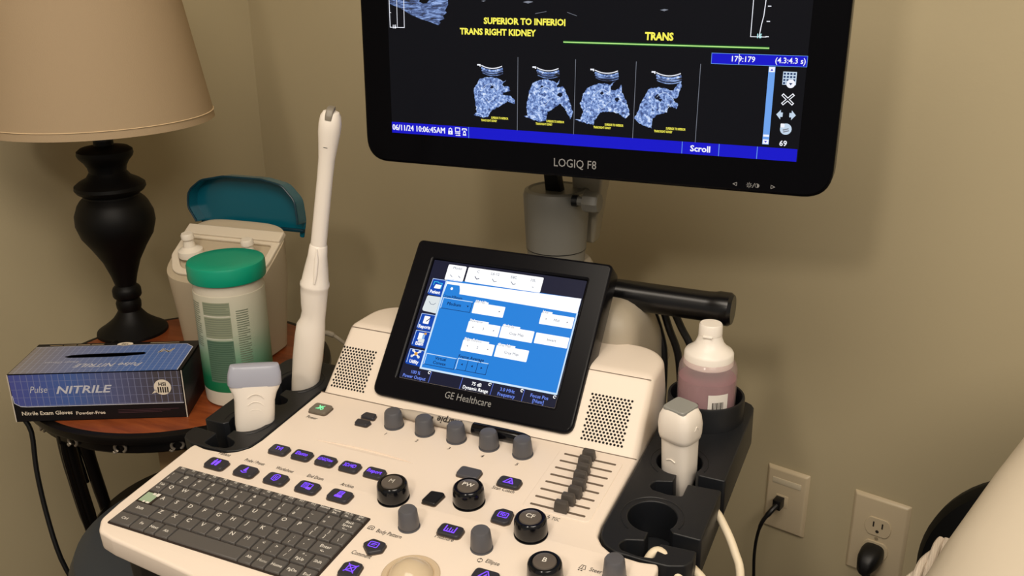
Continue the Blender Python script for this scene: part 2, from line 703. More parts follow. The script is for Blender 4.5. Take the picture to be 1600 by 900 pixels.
b.hexa([(-.452, 1.085, 1.004), (-.43, 1.085, 1.004), (-.43, 1.10, 1.004), (-.452, 1.10, 1.004), (-.448, 1.06, 1.06), (-.432, 1.06, 1.06), (-.432, 1.08, 1.06), (-.448, 1.08, 1.06)], BLACKP, bev=.002)
b.box((-.47, 1.035, 1.055), (-.37, 1.145, 1.22), BLACKP, bev=.012)
part('monitor_arm', b)
b = MB()
Fk = T3((-.402, 1.062, 1.003)) @ Matrix.Rotation(R(90), 4, 'Y')
b.lathe([(.006, 0), (.006, .012), (.0125, .0125), (.0135, .016), (.0135, .030), (.012, .0325), (0, .0325)], POSTG, Fk, seg=8)
b.lathe([(.0075, -.003), (.0075, .004), (0, .004)], BLACKP, Fk, seg=16)
part('clamp_knob', b, 'faceted grey knob on the side of the post')

# --- handle
b = MB()
Fh = T3((-.374, 1.02, .9045)) @ Matrix.Rotation(R(90), 4, 'Y')
b.lathe([(0, 0), (.0195, 0), (.0178, .03), (.0178, .155), (.0185, .163), (.0198, .168), (.0198, .181), (.017, .185), (0, .185)], mat('glossy_black_grip', '#0c0c0e', .25), Fh , seg=36)
b.lathe([(.0, -.10), (.021, -.10), (.022, .0), (.0178, .03)], BLACKP, Fh, seg=36)
part('handle', b, 'glossy black round grip sticking out to the right')

# --- touch panel
b = MB()
b.plate([rpoly([(-.0287, -.0268), (.2235, -.0268), (.2235, .1725), (-.0287, .1725)], [.013, .013, .007, .007]), rrect(-.0015, -.0015, .1975, .1502, .001)], .030, TBEZEL, at(TOUCH, 0, 0, .0032), bev=.003, bres=3)
b.plate([rpoly([(-.024, -.02), (.222, -.02), (.222, .168), (-.024, .168)], .012)], .028, TBEZEL, at(TOUCH, 0, 0, -.004), bev=.004)
b.text('GE Healthcare', .0115, GREYINK, at(TOUCH, .0948, -.0114, .0032), h=.0002, width=.0586)
touch = part('touch_panel', b, 'tilted black framed touch panel at the back of the console')
tb = lambda n, c, s=1.0: glow(n, c, s)
T_BG = tb('touch_dark', '#1b1d33', .9)
T_BLUE = tb('touch_blue', '#2482dc', 1.0)
T_WHITE = tb('touch_white', '#ffffff', 1.12)
T_LINE = tb('touch_pale_line', '#cfe8ff', 1.0)
T_NAVY = tb('touch_tab_blue', '#0a48b4', .95)
T_DK = tb('touch_dark_text', '#0b2a66', .6)
T_GREY = tb('touch_grey_text', '#8a93a8', .8)
T_LBL = tb('touch_violet_text', '#6f8cf0', 1.0)
T_PALE = tb('touch_pale', '#dfe6e8', 1.0)
T_ORG = tb('touch_orange', '#e0a040', 1.0)
b = MB()
b.rect(-.0008, -.0008, .1968, .1495, T_BG, TOUCH, .0002)
E1, E2, E3, E4 = .0004, .0006, .0008, .0010
b.rect(.0236, .0140, .1958, .1275, T_BLUE, TOUCH, E1)
b.flat([(.0236, .1108), (.0455, .1108), (.1955, .1095), (.1958, .1275), (.0236, .1245)], T_WHITE, TOUCH, E2)
b.fill([rpoly([(.0246, .1060), (.0455, .1085), (.0445, .1155), (.0425, .1212), (.0255, .1212)], .0015)], T_BLUE, TOUCH, E3)
b.flat(circ(.0335, .1160, .0017, 12), T_WHITE, TOUCH, E4)
b.rect(.0226, .0140, .0248, .1250, T_LINE, TOUCH, E3)
b.rect(.0226, .0134, .1958, .0156, T_LINE, TOUCH, E3)
b.rect(.1945, .0140, .1962, .1100, T_LINE, TOUCH, E3)
for r4 in ((.0200, .1262, .0445, .1462), (.0470, .1272, .1447, .1462)):
    b.fill([rrect(*r4, .0018)], T_WHITE, TOUCH, E1)
b.text('Model', .0048, T_GREY, at(TOUCH, .033, .1425), h=E2, bold=.01)
b.stroke([(.026, .133), (.029, .131)], .0008, T_GREY, TOUCH, E2)
b.stroke([(.037, .133), (.040, .131)], .0008, T_GREY, TOUCH, E2)
for st, u in (('C', .0612), ('L6-12', .0835), ('E8C', .108), ('10L', .1325)):
    b.text(st, .0048, T_GREY, at(TOUCH, u, .1420 - (.001 if u > .1 else 0)), h=E2, bold=.01)
for u in (.0605, .0835, .108, .1335):
    b.stroke([(u - .002, .1355), (u + .001, .1325), (u + .004, .1335)] if u < .13 else [(u, .133), (u + .0015, .1325)], .0009, T_DK if u < .07 else T_GREY, TOUCH, E2)
# left tabs
tabs = [(.1050, .1258, 'Patient', T_NAVY), (.0836, .1034, '', T_PALE), (.0602, .0806, 'Reports', T_NAVY), (.0390, .0590, 'Exam', T_NAVY), (.0165, .0356, 'Utility', T_NAVY)]
for k, (t0, t1, st, m_) in enumerate(tabs):
    b.fill([rpoly([(.0030 - .0004 * k, t0), (.0222, t0 - .001), (.0222, t1), (.0050 - .0007 * k, t1)], [.003, 0, 0, .002])], m_, TOUCH, E1)
    if st:
        b.stroke([(.0036, t0 + .002), (.0050 - .0004 * k, t1 - .0006), (.0222, t1 - .0006)], .0006, T_LINE, TOUCH, E2)
        b.text(st, .0058, T_WHITE, at(TOUCH, .0128, t0 + .0036), h=E3, bold=.03, sx=.85)
b.stroke([(.009, .096), (.012, .093), (.016, .093), (.018, .095)], .0007, T_GREY, TOUCH, E2)
b.stroke([(.008, .1175), (.008, .1218), (.013, .1218), (.014, .1208), (.019, .1208), (.019, .1135)], .0009, tb('touch_cyan', '#39c6f0', 1.0), TOUCH, E2)
b.fill([rpoly([(.0095, .1135), (.018, .1135), (.0190, .1185), (.0110, .1185)], .0008)], T_WHITE, TOUCH, E3)
b.fill([rpoly([(.009, .0680), (.0165, .0680), (.0165, .0775), (.009, .0775)], .0008)], T_WHITE, TOUCH, E2)
b.stroke([(.013, .071), (.018, .0765)], .0011, T_DK, TOUCH, E3)
b.rect(.0085, .0475, .015, .0560, T_WHITE, TOUCH, E2)
b.rect(.010, .0440, .018, .0490, T_PALE, TOUCH, E3)
b.rect(.0140, .0490, .0172, .0545, tb('touch_sky', '#8fb8e8', 1.0), TOUCH, E3)
b.rect(.0155, .0545, .0185, .0570, T_ORG, TOUCH, E3)
for a, c_ in (((.008, .0265), (.017, .0335)), ((.008, .0335), (.017, .0265))):
    b.stroke([a, c_], .0018, T_WHITE, TOUCH, E2)
b.flat(circ(.0125, .030, .0022, 12), T_ORG, TOUCH, E3)
for p_ in ((.008, .0335), (.017, .0335), (.008, .0265), (.017, .0265)):
    b.flat(circ(p_[0], p_[1], .0017, 10), T_PALE, TOUCH, E3)
# framed blue buttons
for r4 in ((.0262, .0904, .0650, .1036), (.0262, .0199, .0655, .0330), (.0677, .0208, .1063, .0340)):
    b.stroke([(r4[0], r4[1]), (r4[0], r4[3]), (r4[2], r4[3])], .0009, T_LINE, TOUCH, E2)
    b.stroke([(r4[0], r4[1]), (r4[2], r4[1]), (r4[2], r4[3])], .0006, T_DK, TOUCH, E2)
for u in (.0805, .0935):
    b.stroke([(u, .0208), (u, .0335)], .0006, T_DK, TOUCH, E2)
for u, d_ in ((.0740, -1), (.0870, -1), (.0995, 1)):
    b.flat([(u - .0012 * d_, .0262), (u + .0012 * d_, .0276), (u - .0012 * d_, .0290)][::d_], T_DK, TOUCH, E3)
b.text('CrossXBeam', .0050, T_DK, at(TOUCH, .0375, .1058), h=E3, bold=.012)
b.text('Medium', .0058, T_DK, at(TOUCH, .0425, .0970), h=E3, bold=.02)
b.flat([(.0590, .0982), (.0620, .0982), (.0605, .0962)][::-1], T_DK, TOUCH, E3)
b.text('Virtual', .0054, T_DK, at(TOUCH, .0458, .0292), h=E3, bold=.015)
b.text('Convex', .0054, T_DK, at(TOUCH, .0458, .0238), h=E3, bold=.015)
b.text('Frame Average', .0054, T_DK, at(TOUCH, .0835, .0366), h=E3, bold=.018)
# white buttons
for (u0, t0, u1, t1, cap, tx) in ((.0676, .0904, .1078, .1038, 'SRI HD', ''), (.1533, .0906, .1935, .1042, 'Line', 'Mid'), (.0674, .0667, .1085, .0802, 'Relevance', '3'), (.1098, .0667, .1510, .0806, 'Colorize', 'Gray Map'),
                                  (.1534, .0673, .1937, .0800, '', 'Invert'), (.0672, .0436, .1078, .0570, 'Edge Enhance', '2'), (.1102, .0437, .1507, .0574, 'Gray Map', 'Gray Map')):
    b.fill([rrect(u0, t0, u1, t1, .0010)], T_WHITE, TOUCH, E2)
    if cap:
        w = .0033 * len(cap) * .75 + .002
        b.rect(u0 + .001, t1 - .001, u0 + .001 + w, t1 + .0022, T_WHITE, TOUCH, E2)
        b.text(cap, .0048, T_WHITE, at(TOUCH, u0 + .001, t1 + .0012), h=E3, bold=.02, align='LEFT')
        b.text(cap, .0040, T_GREY, at(TOUCH, u0 + .0015, t1 + .0008), h=E4, align='LEFT')
    if tx:
        b.text(tx, .0046, T_GREY, at(TOUCH, (u0 + u1) / 2, (t0 + t1) / 2), h=E3, bold=.008)
    if cap == 'SRI HD':
        b.flat([(.1005, .0978), (.1030, .0978), (.1018, .0962)][::-1], T_DK, TOUCH, E3)
    if len(tx) in (1, 3):
        for u, d_ in ((u0 + .007, -1), (u1 - .007, 1)):
            b.flat([(u - .0007 * d_, (t0 + t1) / 2 - .001), (u + .0008 * d_, (t0 + t1) / 2), (u - .0007 * d_, (t0 + t1) / 2 + .001)][::d_], T_DK, TOUCH, E3)
# bottom strip
for u in (.0389, .0795, .1184, .1572):
    b.stroke([(u, -.0006), (u + .0004, .0125)], .0007, tb('touch_divider', '#5c74d8', 1.0), TOUCH, E2)
for u in (.0368, .1150, .1548, .1940):
    b.stroke(circ(u, .0110, .0015, 8, 20, 300), .0008, T_WHITE, TOUCH, E2)
for st1, st2, u, m_ in (('100 %', 'Power Output', .0190, T_LBL), ('75 dB', 'Dynamic Range', .0990, T_WHITE), ('3.0 MHz', 'Frequency', .1375, T_LBL), ('Focus Pos', '[Num]', .1765, T_LBL)):
    b.text(st1, .0056, m_, at(TOUCH, u, .0078), h=E2, bold=.018, sx=.95)
    b.text(st2, .0056, m_, at(TOUCH, u, .0022), h=E2, bold=.018, sx=.92)
build('touch_screen', b, touch, label='lit blue touch screen full of white buttons')

# --- monitor
b = MB()
b.plate([rrect(-.0375, -.0365, .5125, .3050, .030, 8)], .034, BEZEL, at(MON, 0, 0, .0018), bev=.0035, bres=3)
b.box((.05, .05, -.062), (.43, .24, -.03), BLACKP, MON, bev=.012, seg=3)
b.text('LOGIQ F8', .0135, GREYINK, at(MON, .2345, -.0208, .0018), h=.0002, width=.0505)
b.stroke([(.4125, -.0281), (.4165, -.0263), (.4165, -.0299)], .0006, GREYINK, MON, .0021, True)
b.stroke([(.4560, -.0281), (.4520, -.0263), (.4520, -.0299)], .0006, GREYINK, MON, .0021, True)
b.stroke(circ(.4295, -.0281, .0013, 12), .0005, GREYINK, MON, .0021, True)
for k in range(8):
    a = R(45 * k)
    b.stroke([(.4295 + .0019 * math.cos(a), -.0281 + .0019 * math.sin(a)), (.4295 + .0029 * math.cos(a), -.0281 + .0029 * math.sin(a))], .0005, GREYINK, MON, .0021)
b.stroke([(.4330, -.0305), (.4352, -.0257)], .0006, GREYINK, MON, .0021)
b.stroke(circ(.4378, -.0281, .0021, 14), .0005, GREYINK, MON, .0021, True)
b.flat(circ(.4378, -.0281, .0021, 10, -90, 90), GREYINK, MON, .0021)
monitor = part('monitor', b, 'large black monitor above the console')

M_BG = tb('monitor_dark', '#090c14', .6)
M_BLUE = tb('monitor_blue', '#1313c8', 1.0)
M_WHITE = tb('monitor_white', '#f4f6ff', 1.0)
M_YEL = tb('monitor_yellow', '#f6ee58', 1.05)
M_GRN = tb('monitor_green_line', '#b9f08a', 1.0)
M_GLN = tb('monitor_green_edge', '#0a4a1c', .8)
M_GREY = tb('monitor_grey', '#8e93a0', .8)
M_LB = tb('monitor_light_blue', '#6fa4ee', 1.0)
US = ramp_mat('ultrasound_speckle', [(.30, '#0a0e1c'), (.42, '#3f5a98'), (.54, '#86a6e0'), (.66, '#e2edff')], scale=300, emit=1.05, detail=6, distort=.6)
US2 = ramp_mat('ultrasound_streaks', [(.36, '#05070c'), (.48, '#42598c'), (.60, '#86a4dc'), (.75, '#c6d8ff')], scale=130, emit=1.0, detail=5, stretch=(.6, 1, 2.6), distort=.8)
DKM = tb('ultrasound_dark', '#05060a', .5)
b = MB()
s0, s1, s2, s3 = .0021, .0023, .0025, .0027
b.rect(0, 0, .476, .268, M_BG, MON, s0)
b.rect(0, .0002, .475, .0132, M_BLUE, MON, s1)
b.text('06/11/24 10:06:45AM', .0098, M_WHITE, at(MON, .0008, .0066), h=s2, bold=.03, align='LEFT', width=.0706)
for u in (.1028, .3557, .3951, .4348):
    b.stroke([(u, .0006), (u, .0130)], .0006, M_LB, MON, s2)
b.text('Scroll', .0090, M_WHITE, at(MON, .3754, .0063), h=s2, bold=.028, width=.0215)
# lock, network and phone icons
b.rect(.0760, .0030, .0818, .0072, M_WHITE, MON, s2)
b.stroke([(.0770, .007), (.0772, .0095), (.0789, .0105), (.0806, .0095), (.0808, .007)], .0010, M_WHITE, MON, s2)
b.rect(.0784, .0042, .0794, .0058, M_BLUE, MON, s3)
b.stroke([(.0855, .0068), (.0912, .0068), (.0912, .0112), (.0855, .0112)], .0009, M_WHITE, MON, s2, True)
b.rect(.0850, .0045, .0918, .0056, M_WHITE, MON, s2)
b.stroke([(.0860, .0025), (.0915, .0025), (.0900, .0036)], .0009, M_WHITE, MON, s2)
b.stroke([(.0945, .0092), (.0950, .0106), (.0995, .0106), (.1000, .0092)], .0013, M_WHITE, MON, s2)
b.flat([(.0950, .0028), (.0996, .0028), (.0984, .0086), (.0962, .0086)], M_WHITE, MON, s2)
b.flat(circ(.0973, .0054, .0011, 10), M_BLUE, MON, s3)
# headings
b.text('SUPERIOR TO INFERIO', .0094, M_YEL, at(MON, .1231, .1330), h=s1, bold=.038, align='LEFT', width=.0952)
b.stroke([(.2194, .1300), (.2194, .1363)], .0015, M_YEL, MON, s1)
b.text('TRANS RIGHT KIDNEY', .0094, M_YEL, at(MON, .0934, .1210), h=s1, bold=.038, align='LEFT', width=.0929)
b.text('TRANS', .0108, M_YEL, at(MON, .3246, .1210), h=s1, bold=.042, width=.0305)
b.rect(.2183, .1112, .4380, .1144, M_GLN, MON, s1)
b.rect(.2183, .1122, .4380, .1134, M_GRN, MON, s2)
# cine counter box
b.rect(.3808, .0957, .4763, .1063, M_BLUE, MON, s1)
b.stroke([(.3808, .0957), (.4760, .0957), (.4760, .1063), (.3808, .1063)], .0004, M_LB, MON, s2, True)
b.text('179:179', .0078, M_WHITE, at(MON, .4127, .1010), h=s2, bold=.015)
b.text('(4.3:4.3 s)', .0078, M_WHITE, at(MON, .4598, .1010), h=s2, bold=.015, sx=.98)
b.stroke([(.4090, .0962), (.4090, .1060)], .0006, M_WHITE, MON, s2)
# scroll bar
b.rect(.4392, .0160, .4458, .0950, M_LB, MON, s1)
b.rect(.4396, .0895, .4454, .0945, M_WHITE, MON, s2)
b.flat([(.4410, .0908), (.4440, .0908), (.4425, .0928)], M_BLUE, MON, s3)
b.rect(.4396, .0240, .4454, .0262, M_WHITE, MON, s2)
b.rect(.4396, .0165, .4454, .0212, M_WHITE, MON, s2)
b.flat([(.4410, .0196), (.4425, .0178), (.4440, .0196)], M_BLUE, MON, s3)
# right hand icons: thumbnail grid, cross, arrows, disc
M_PALE = tb('monitor_pale', '#c9dcf0', .95)
M_DKB = tb('monitor_dark_blue', '#1c3a6a', .8)
b.rect(.4538, .0775, .4672, .0905, M_PALE, MON, s1)
for i in range(4):
    for j in range(4):
        b.rect(.4545 + i * .0032, .0782 + j * .0031, .4566 + i * .0032, .0801 + j * .0031, M_DKB, MON, s2)
b.fill([circ(.4622, .0787, .0043, 16)], M_WHITE, MON, s3)
b.flat([(.4604, .0795), (.4622, .0772), (.4640, .0795)], M_DKB, MON, s3 + .0002)
b.stroke([(.4558, .0672), (.4655, .0588)], .0030, M_WHITE, MON, s1)
b.stroke([(.4655, .0676), (.4562, .0586)], .0030, M_WHITE, MON, s1)
b.stroke([(.4561, .0669), (.4652, .0591)], .0013, M_BG, MON, s2)
b.stroke([(.4652, .0673), (.4565, .0589)], .0013, M_BG, MON, s2)
for u, d_ in ((.4545, -1), (.4663, 1)):
    b.flat([(u - .0005 * d_, .0425), (u + .0038 * d_, .0474), (u - .0005 * d_, .0523)][::d_], M_PALE, MON, s1)
    b.rect(min(u - .0026 * d_, u), .0452, max(u - .0026 * d_, u), .0496, M_PALE, MON, s1)
b.fill([circ(.4615, .0330, .0058, 18)], M_PALE, MON, s1)
b.fill([rrect(.4560, .0345, .4600, .0385, .0008)], M_WHITE, MON, s2)
b.stroke([(.4590, .0320), (.4640, .0335)], .0012, M_GREY, MON, s2)
b.stroke([(.4595, .0300), (.4645, .0315)], .0012, M_GREY, MON, s2)
b.text('69', .0078, M_WHITE, at(MON, .4602, .0180), h=s1, bold=.02)
# depth scale frames left and right
b.stroke([(.0028, .160), (.0029, .1237), (.0217, .1237), (.0222, .160)], .0008, M_WHITE, MON, s2)
b.stroke([(.0128, .160), (.0125, .1237)], .0006, M_WHITE, MON, s2)
b.text('15', .0055, M_WHITE, at(MON, .0085, .1243), h=s3, bold=.03)
b.stroke([(.0028, .1402), (.0046, .1402)], .0007, M_WHITE, MON, s2)
b.stroke([(.4187, .160), (.4186, .1236), (.4340, .1236)], .0007, M_WHITE, MON, s2)
b.stroke([(.4309, .160), (.4300, .1440), (.4285, .1360), (.4270, .1236)], .0008, M_WHITE, MON, s2)
b.text('15', .0058, tb('monitor_cyan', '#b8f0f4', 1.0), at(MON, .4270, .1243), h=s3, bold=.03)
for v_ in (.1240, .1387, .1533):
    b.stroke([(.4335, v_), (.4362, v_)], .0009, M_WHITE, MON, s2)
# large scan, upper left
big = [(.0030, .1500), (.0120, .1470), (.0200, .1440), (.0300, .1385), (.0430, .1338), (.0560, .1305), (.0660, .1272), (.0690, .1300), (.0670, .1320), (.0740, .1345), (.0720, .1380), (.0770, .1410), (.0750, .1440), (.0790, .1500), (.0780, .1700), (.1000, .2300), (.0600, .2500), (.0300, .2200), (.0040, .1800)]
b.fill([big], US2, MON, s1)
b.fill([[(.0420, .1530), (.0470, .1505), (.0520, .1512), (.0550, .1545), (.0500, .1580), (.0440, .1570)]], DKM, MON, s2)
for p_ in ((.1230, .1545, .0028), (.1765, .1540, .0060), (.3285, .1480, .0045)):
    b.fill([circ(p_[0], p_[1], p_[2] * .45, 12)] if 0 else [[(p_[0] - p_[2], p_[1]), (p_[0], p_[1] - p_[2] * .25), (p_[0] + p_[2], p_[1] + .0004), (p_[0], p_[1] + p_[2] * .22)]], M_GREY, MON, s1)
b.stroke([(.1850, .1420), (.1980, .1445)], .0004, M_GREY, MON, s1)
b.stroke([(.2220, .1440), (.2330, .1405)], .0004, M_GREY, MON, s1)
# four thumbnails
th = [[(.1108, .048), (.1103, .0577), (.1145, .0650), (.1180, .0690), (.1240, .0712), (.1320, .0715), (.1400, .0708), (.1470, .0672), (.1503, .0685), (.1470, .0655), (.1455, .0628), (.1482, .0618), (.1544, .0625), (.1555, .0569), (.1461, .0546), (.1461, .0527), (.1565, .0513), (.1607, .0468), (.1617, .0431), (.1524, .0455), (.1470, .0420), (.1419, .0392), (.1324, .0340), (.127, .0259), (.1174, .0257), (.1099, .0278), (.1132, .0309), (.1118, .0405)],
      [(.1760, .0440), (.1791, .059), (.1831, .0675), (.1900, .0705), (.1990, .0720), (.2070, .0705), (.2110, .0680), (.2150, .0722), (.2135, .0680), (.2112, .0642), (.2191, .0654), (.2253, .0538), (.2312, .0374), (.2288, .0298), (.2216, .0406), (.2155, .0459), (.2077, .0399), (.2007, .0357), (.1998, .0263), (.1896, .0247), (.1721, .0294), (.1773, .0307), (.1752, .04)],
      [(.2392, .0471), (.2428, .0583), (.2485, .0658), (.2560, .0690), (.2650, .0705), (.2720, .0690), (.2788, .0740), (.2740, .0680), (.2734, .0652), (.2773, .0632), (.2829, .0656), (.2855, .0702), (.2868, .0622), (.292, .0517), (.2963, .0392), (.2918, .0335), (.2839, .0394), (.2724, .0406), (.2628, .0392), (.2573, .0315), (.2555, .0249), (.2418, .0269), (.2338, .0301), (.2397, .0305), (.2434, .0381)],
      [(.3079, .0507), (.313, .0617), (.3170, .0672), (.3260, .0690), (.3340, .0685), (.3400, .0662), (.3429, .0666), (.3470, .0730), (.3504, .0766), (.3516, .0722), (.3478, .0598), (.3426, .0569), (.3492, .0519), (.3476, .0474), (.3375, .0504), (.3369, .0433), (.327, .04), (.3217, .0361), (.3213, .0252), (.309, .029), (.3012, .034), (.3046, .0415)]]
tops = [(.1201, .1451), (.1879, .2129), (.2556, .2808), (.3238, .3494)]
cap_uv = [(.118, .0213), (.1860, .0213), (.2546, .0216), (.3232, .0216)]
cyst = [[(.1330, .0605, .0022)], [(.1940, .0640, .0016), (.2158, .0560, .0030)], [(.2640, .0600, .0020), (.2810, .0540, .0026)], [(.3260, .0590, .0030), (.3290, .0560, .0022)]]
for k in range(4):
    rag = []
    L_ = th[k]
    for i in range(len(L_)):
        a, c_ = Vector(L_[i]), Vector(L_[(i + 1) % len(L_)])
        n_ = max(1, int((c_ - a).length / .0016))
        for j in range(n_):
            q = a.lerp(c_, j / n_)
            rag.append((q.x + random.uniform(-.0006, .0006), q.y + random.uniform(-.0006, .0006)))
    b.fill([rag], US, MON, s1)
    u0, u1 = tops[k]
    um = (u0 + u1) / 2
    for j, (vv, w) in enumerate(((.0842, .0010), (.0815, .0022), (.0788, .0020), (.0762, .0010))):
        sag = .0028
        pts = [(u0 + .001 * j * .4 + (u1 - u0) * t / 8, vv - sag * (1 - ((t - 4) / 4) ** 2)) for t in range(9)]
        b.stroke(pts, w, M_WHITE if j == 0 else US2 if j != 1 else US, MON, s2)
    b.rect(u0 - .0055, .0840, u0 - .0012, .0856, M_WHITE, MON, s2)
    b.rect(u0 - .0025, .0830, u0 - .0012, .0842, M_WHITE, MON, s2)
    for (cu_, cv_, cr_) in cyst[k]:
        b.fill([[(cu_ + cr_ * (1 + random.uniform(-.3, .3)) * math.cos(R(30 * q)), cv_ + cr_ * .8 * (1 + random.uniform(-.3, .3)) * math.sin(R(30 * q))) for q in range(12)]], tb('ultrasound_cyst', '#141c34', .8), MON, s2)
    b.stroke([(um - .013 + .020 * t / 10, .0570 + .0068 * math.sin(math.pi * (t / 10))) for t in range(11)], .0005, tb('ultrasound_bright', '#d4e4ff', .9), MON, s2)
    b.stroke([(um - .008 + .014 * t / 8, .0475 - .004 * math.sin(t * .6)) for t in range(9)], .0005, MATS['ultrasound_bright'], MON, s2)
    cu_, cv_ = cap_uv[k]
    b.text('SUPERIOR TO INFERIOR', .0034, M_YEL, at(MON, cu_ + .0350, cv_ + .0044), h=s3, bold=.03, align='RIGHT', sx=.58)
    b.text('TRANS RIGHT KIDNEY', .0034, M_YEL, at(MON, cu_ + .0010, cv_ + .0008), h=s3, bold=.03, align='LEFT', sx=.58)
for u in (.1643, .2325, .3007, .3695):
    b.stroke([(u, .0132), (u + .0005, .0948)], .0005, M_GREY, MON, s2)
build('monitor_screen', b, monitor, label='lit dark screen with four ultrasound thumbnails and blue bars')

# --- keyboard
b = MB()
b.plate([rrect(-.0440, -.0277, .1962, .0735, .002)], .003, KEYBED, at(PANEL, 0, 0, .0008), bev=.0004)
b.plate([[(-.0425, .0092), (-.0235, .0092), (-.0235, .0262), (-.0425, .0262)]], .002, KEYBED, at(PANEL, 0, 0, .0016))
b.rect(-.0405, .0105, -.0262, .0250, mat('pale_green_pad', '#9fb59a', .6), PANEL, .0018)
for r4 in ((-.0285, .0215, -.0245, .0262), (-.0345, .0095, -.0320, .0120), (-.0300, .0095, -.0262, .0118), (-.0330, .0225, -.0295, .0255)):
    b.rect(*r4, WHITEINK, PANEL, .0021)
keyboard = part('keyboard', b, 'grey keyboard set in the left of the panel')
PK = .0178
KW = []


def key(u0, u1, v0, v1, *leg):
    kb = MB()
    g = .00055
    H_ = .0030
    a, c_, d_, e_ = u0 + g, v0 + g, u1 - g, v1 - g
    i_ = .0006
    kb.hexa([(a, c_, .0006), (d_, c_, .0006), (d_, e_, .0006), (a, e_, .0006), (a + i_, c_ + i_, H_), (d_ - i_, c_ + i_, H_), (d_ - i_, e_ - i_, H_), (a + i_, e_ - i_, H_)], KEYM, PANEL, bev=.0004, seg=1)
    for (st, fu, fv, sz) in leg:
        kb.text(st, sz, WHITEINK, at(PANEL, u0 + fu * (u1 - u0), v0 + fv * (v1 - v0)), h=H_ + .00015, bold=.008)
    build('key', kb, keyboard)


S1, S2 = .0070, .0042
# function row
fl = ['Esc', 'F1', 'F2', 'F3', 'F4', 'F5', 'F6', 'F7', 'F8', 'F9', 'F10', 'F11', 'F12', 'NumLk', 'Pause', 'Prt Sc', 'Del']
fw = (.1945 + .0425) / 17
for k, st in enumerate(fl):
    extra = [('Brk' if k == 14 else 'Ins', .5, .28, .0034)] if k > 13 else ([('--', .4, .3, .004)] if 2 <= k <= 10 else [])
    key(-.0425 + k * fw, -.0425 + (k + 1) * fw, .0627, .0722, (st, .55 if k > 10 else .6, .66, .0038), *extra)
for k, (a, c_) in enumerate(zip('1234567890-=', '!@#$%^&*()_+')):
    u = -.0428 + k * PK
    key(u, u + PK, .0447, .0623, (c_, .3, .72, .0050), (a, .28, .30, .0052))
key(.1708, .1945, .0447, .0623, ('Back', .5, .74, .0048), ('Space', .5, .48, .0048), ('<--', .5, .2, .0048))
key(-.0425, -.0287, .0268, .0444, ('Tab', .5, .7, .0045), ('<>', .5, .35, .0045))
for k, a in enumerate('QWERTYUIOP'):
    u = -.0287 + k * PK
    key(u, u + PK, .0268, .0444, (a, .34, .66, S1))
for k, (a, c_) in enumerate((('{', '['), ('}', ']'), ('|', '\\'))):
    u = .1493 + k * .0151
    key(u, u + .0151, .0268, .0444, (a, .5, .68, .0055), (c_, .45, .3, .0055))
for k, a in enumerate('ASDFGHJKL'):
    u = -.0228 + k * PK
    key(u, u + PK, .0090, .0265, (a, .34, .66, S1))
for k, (a, c_) in enumerate(((':', ';'), ('"', "'"))):
    u = .1374 + k * .0151
    key(u, u + .0151, .0090, .0265, (a, .5, .68, .0055), (c_, .45, .3, .0055))
key(.1676, .1945, .0090, .0265, ('Enter', .5, .62, .0055), ('<-', .5, .28, .0055))
key(-.0425, -.0089, -.0088, .0087, ('Shift', .45, .5, .0052))
for k, a in enumerate('ZXCVBNM'):
    u = -.0089 + k * PK
    key(u, u + PK, -.0088, .0087, (a, .34, .66, S1))
for k, (a, c_) in enumerate((('<', ','), ('>', '.'), ('?', '/'))):
    u = .1157 + k * .0148
    key(u, u + .0148, -.0088, .0087, (a, .5, .68, .0055), (c_, .45, .3, .0055))
key(.1601, .1781, -.0088, .0087, ('^ -', .5, .7, .005), ('PgUp', .45, .35, .0045))
key(.1781, .1945, -.0088, .0087, ('Shift', .5, .5, .0048))
for a, c_, st in ((-.0340, -.0164, 'Ctrl'), (-.0164, .0017, 'Fn'), (.0017, .0150, 'Next'), (.0150, .0317, 'Alt'), (.0317, .1150, ''), (.1150, .1303, 'Alt'), (.1303, .1453, 'Menu'), (.1453, .1626, 'Home'), (.1626, .1792, 'PgDn'), (.1792, .1945, 'End')):
    key(a if a > -.03 else -.0425, c_, -.0265, -.0091, *([(st, .5, .5, .0048)] if st else []))


# --- buttons with lit legends
def button(u, v, w=.0245, hgt=.017, rz=0, m=BTN, shape=None, name='button', label=None, r=.0045):
    bb_ = MB()
    F = at(PANEL, u, v, 0, rz)
    out = shape or rpoly([(-w / 2, -hgt / 2), (w / 2, -hgt / 2), (w / 2, hgt / 2), (-w / 2, hgt / 2)], r)
    bb_.plate([[(x * 1.07, y * 1.07) for x, y in out]], .0012, SLOT, at(F, 0, 0, .0006))
    bb_.plate([out], .0044, m, at(F, 0, 0, .0040), bev=.0012, bres=2)
    o = part(name, bb_, label)
    return o, at(F, 0, 0, .00415)


def legend(btn, mb):
    build('button_legend', mb, btn)


for st, u, v in (('TVI', .0395, .1358), ('Elasto', .0694, .1363), ('LOGIQView', .0998, .1365), ('3D/4D', .1302, .1367), ('Report', .1606, .1369)):
    o, F = button(u, v, .0222, .0152, label='dark button lit ' + st if 'LOG' not in st else 'dark button lit with a long purple word')
    l_ = MB()
    l_.text(st, .0078 if len(st) < 9 else .0066, PURPLE, F, h=.0001, bold=.012, width={'TVI': .0085, 'Elasto': .0150, 'LOGIQView': .0180, '3D/4D': .0150, 'Report': .0170}[st])
    legend(o, l_)


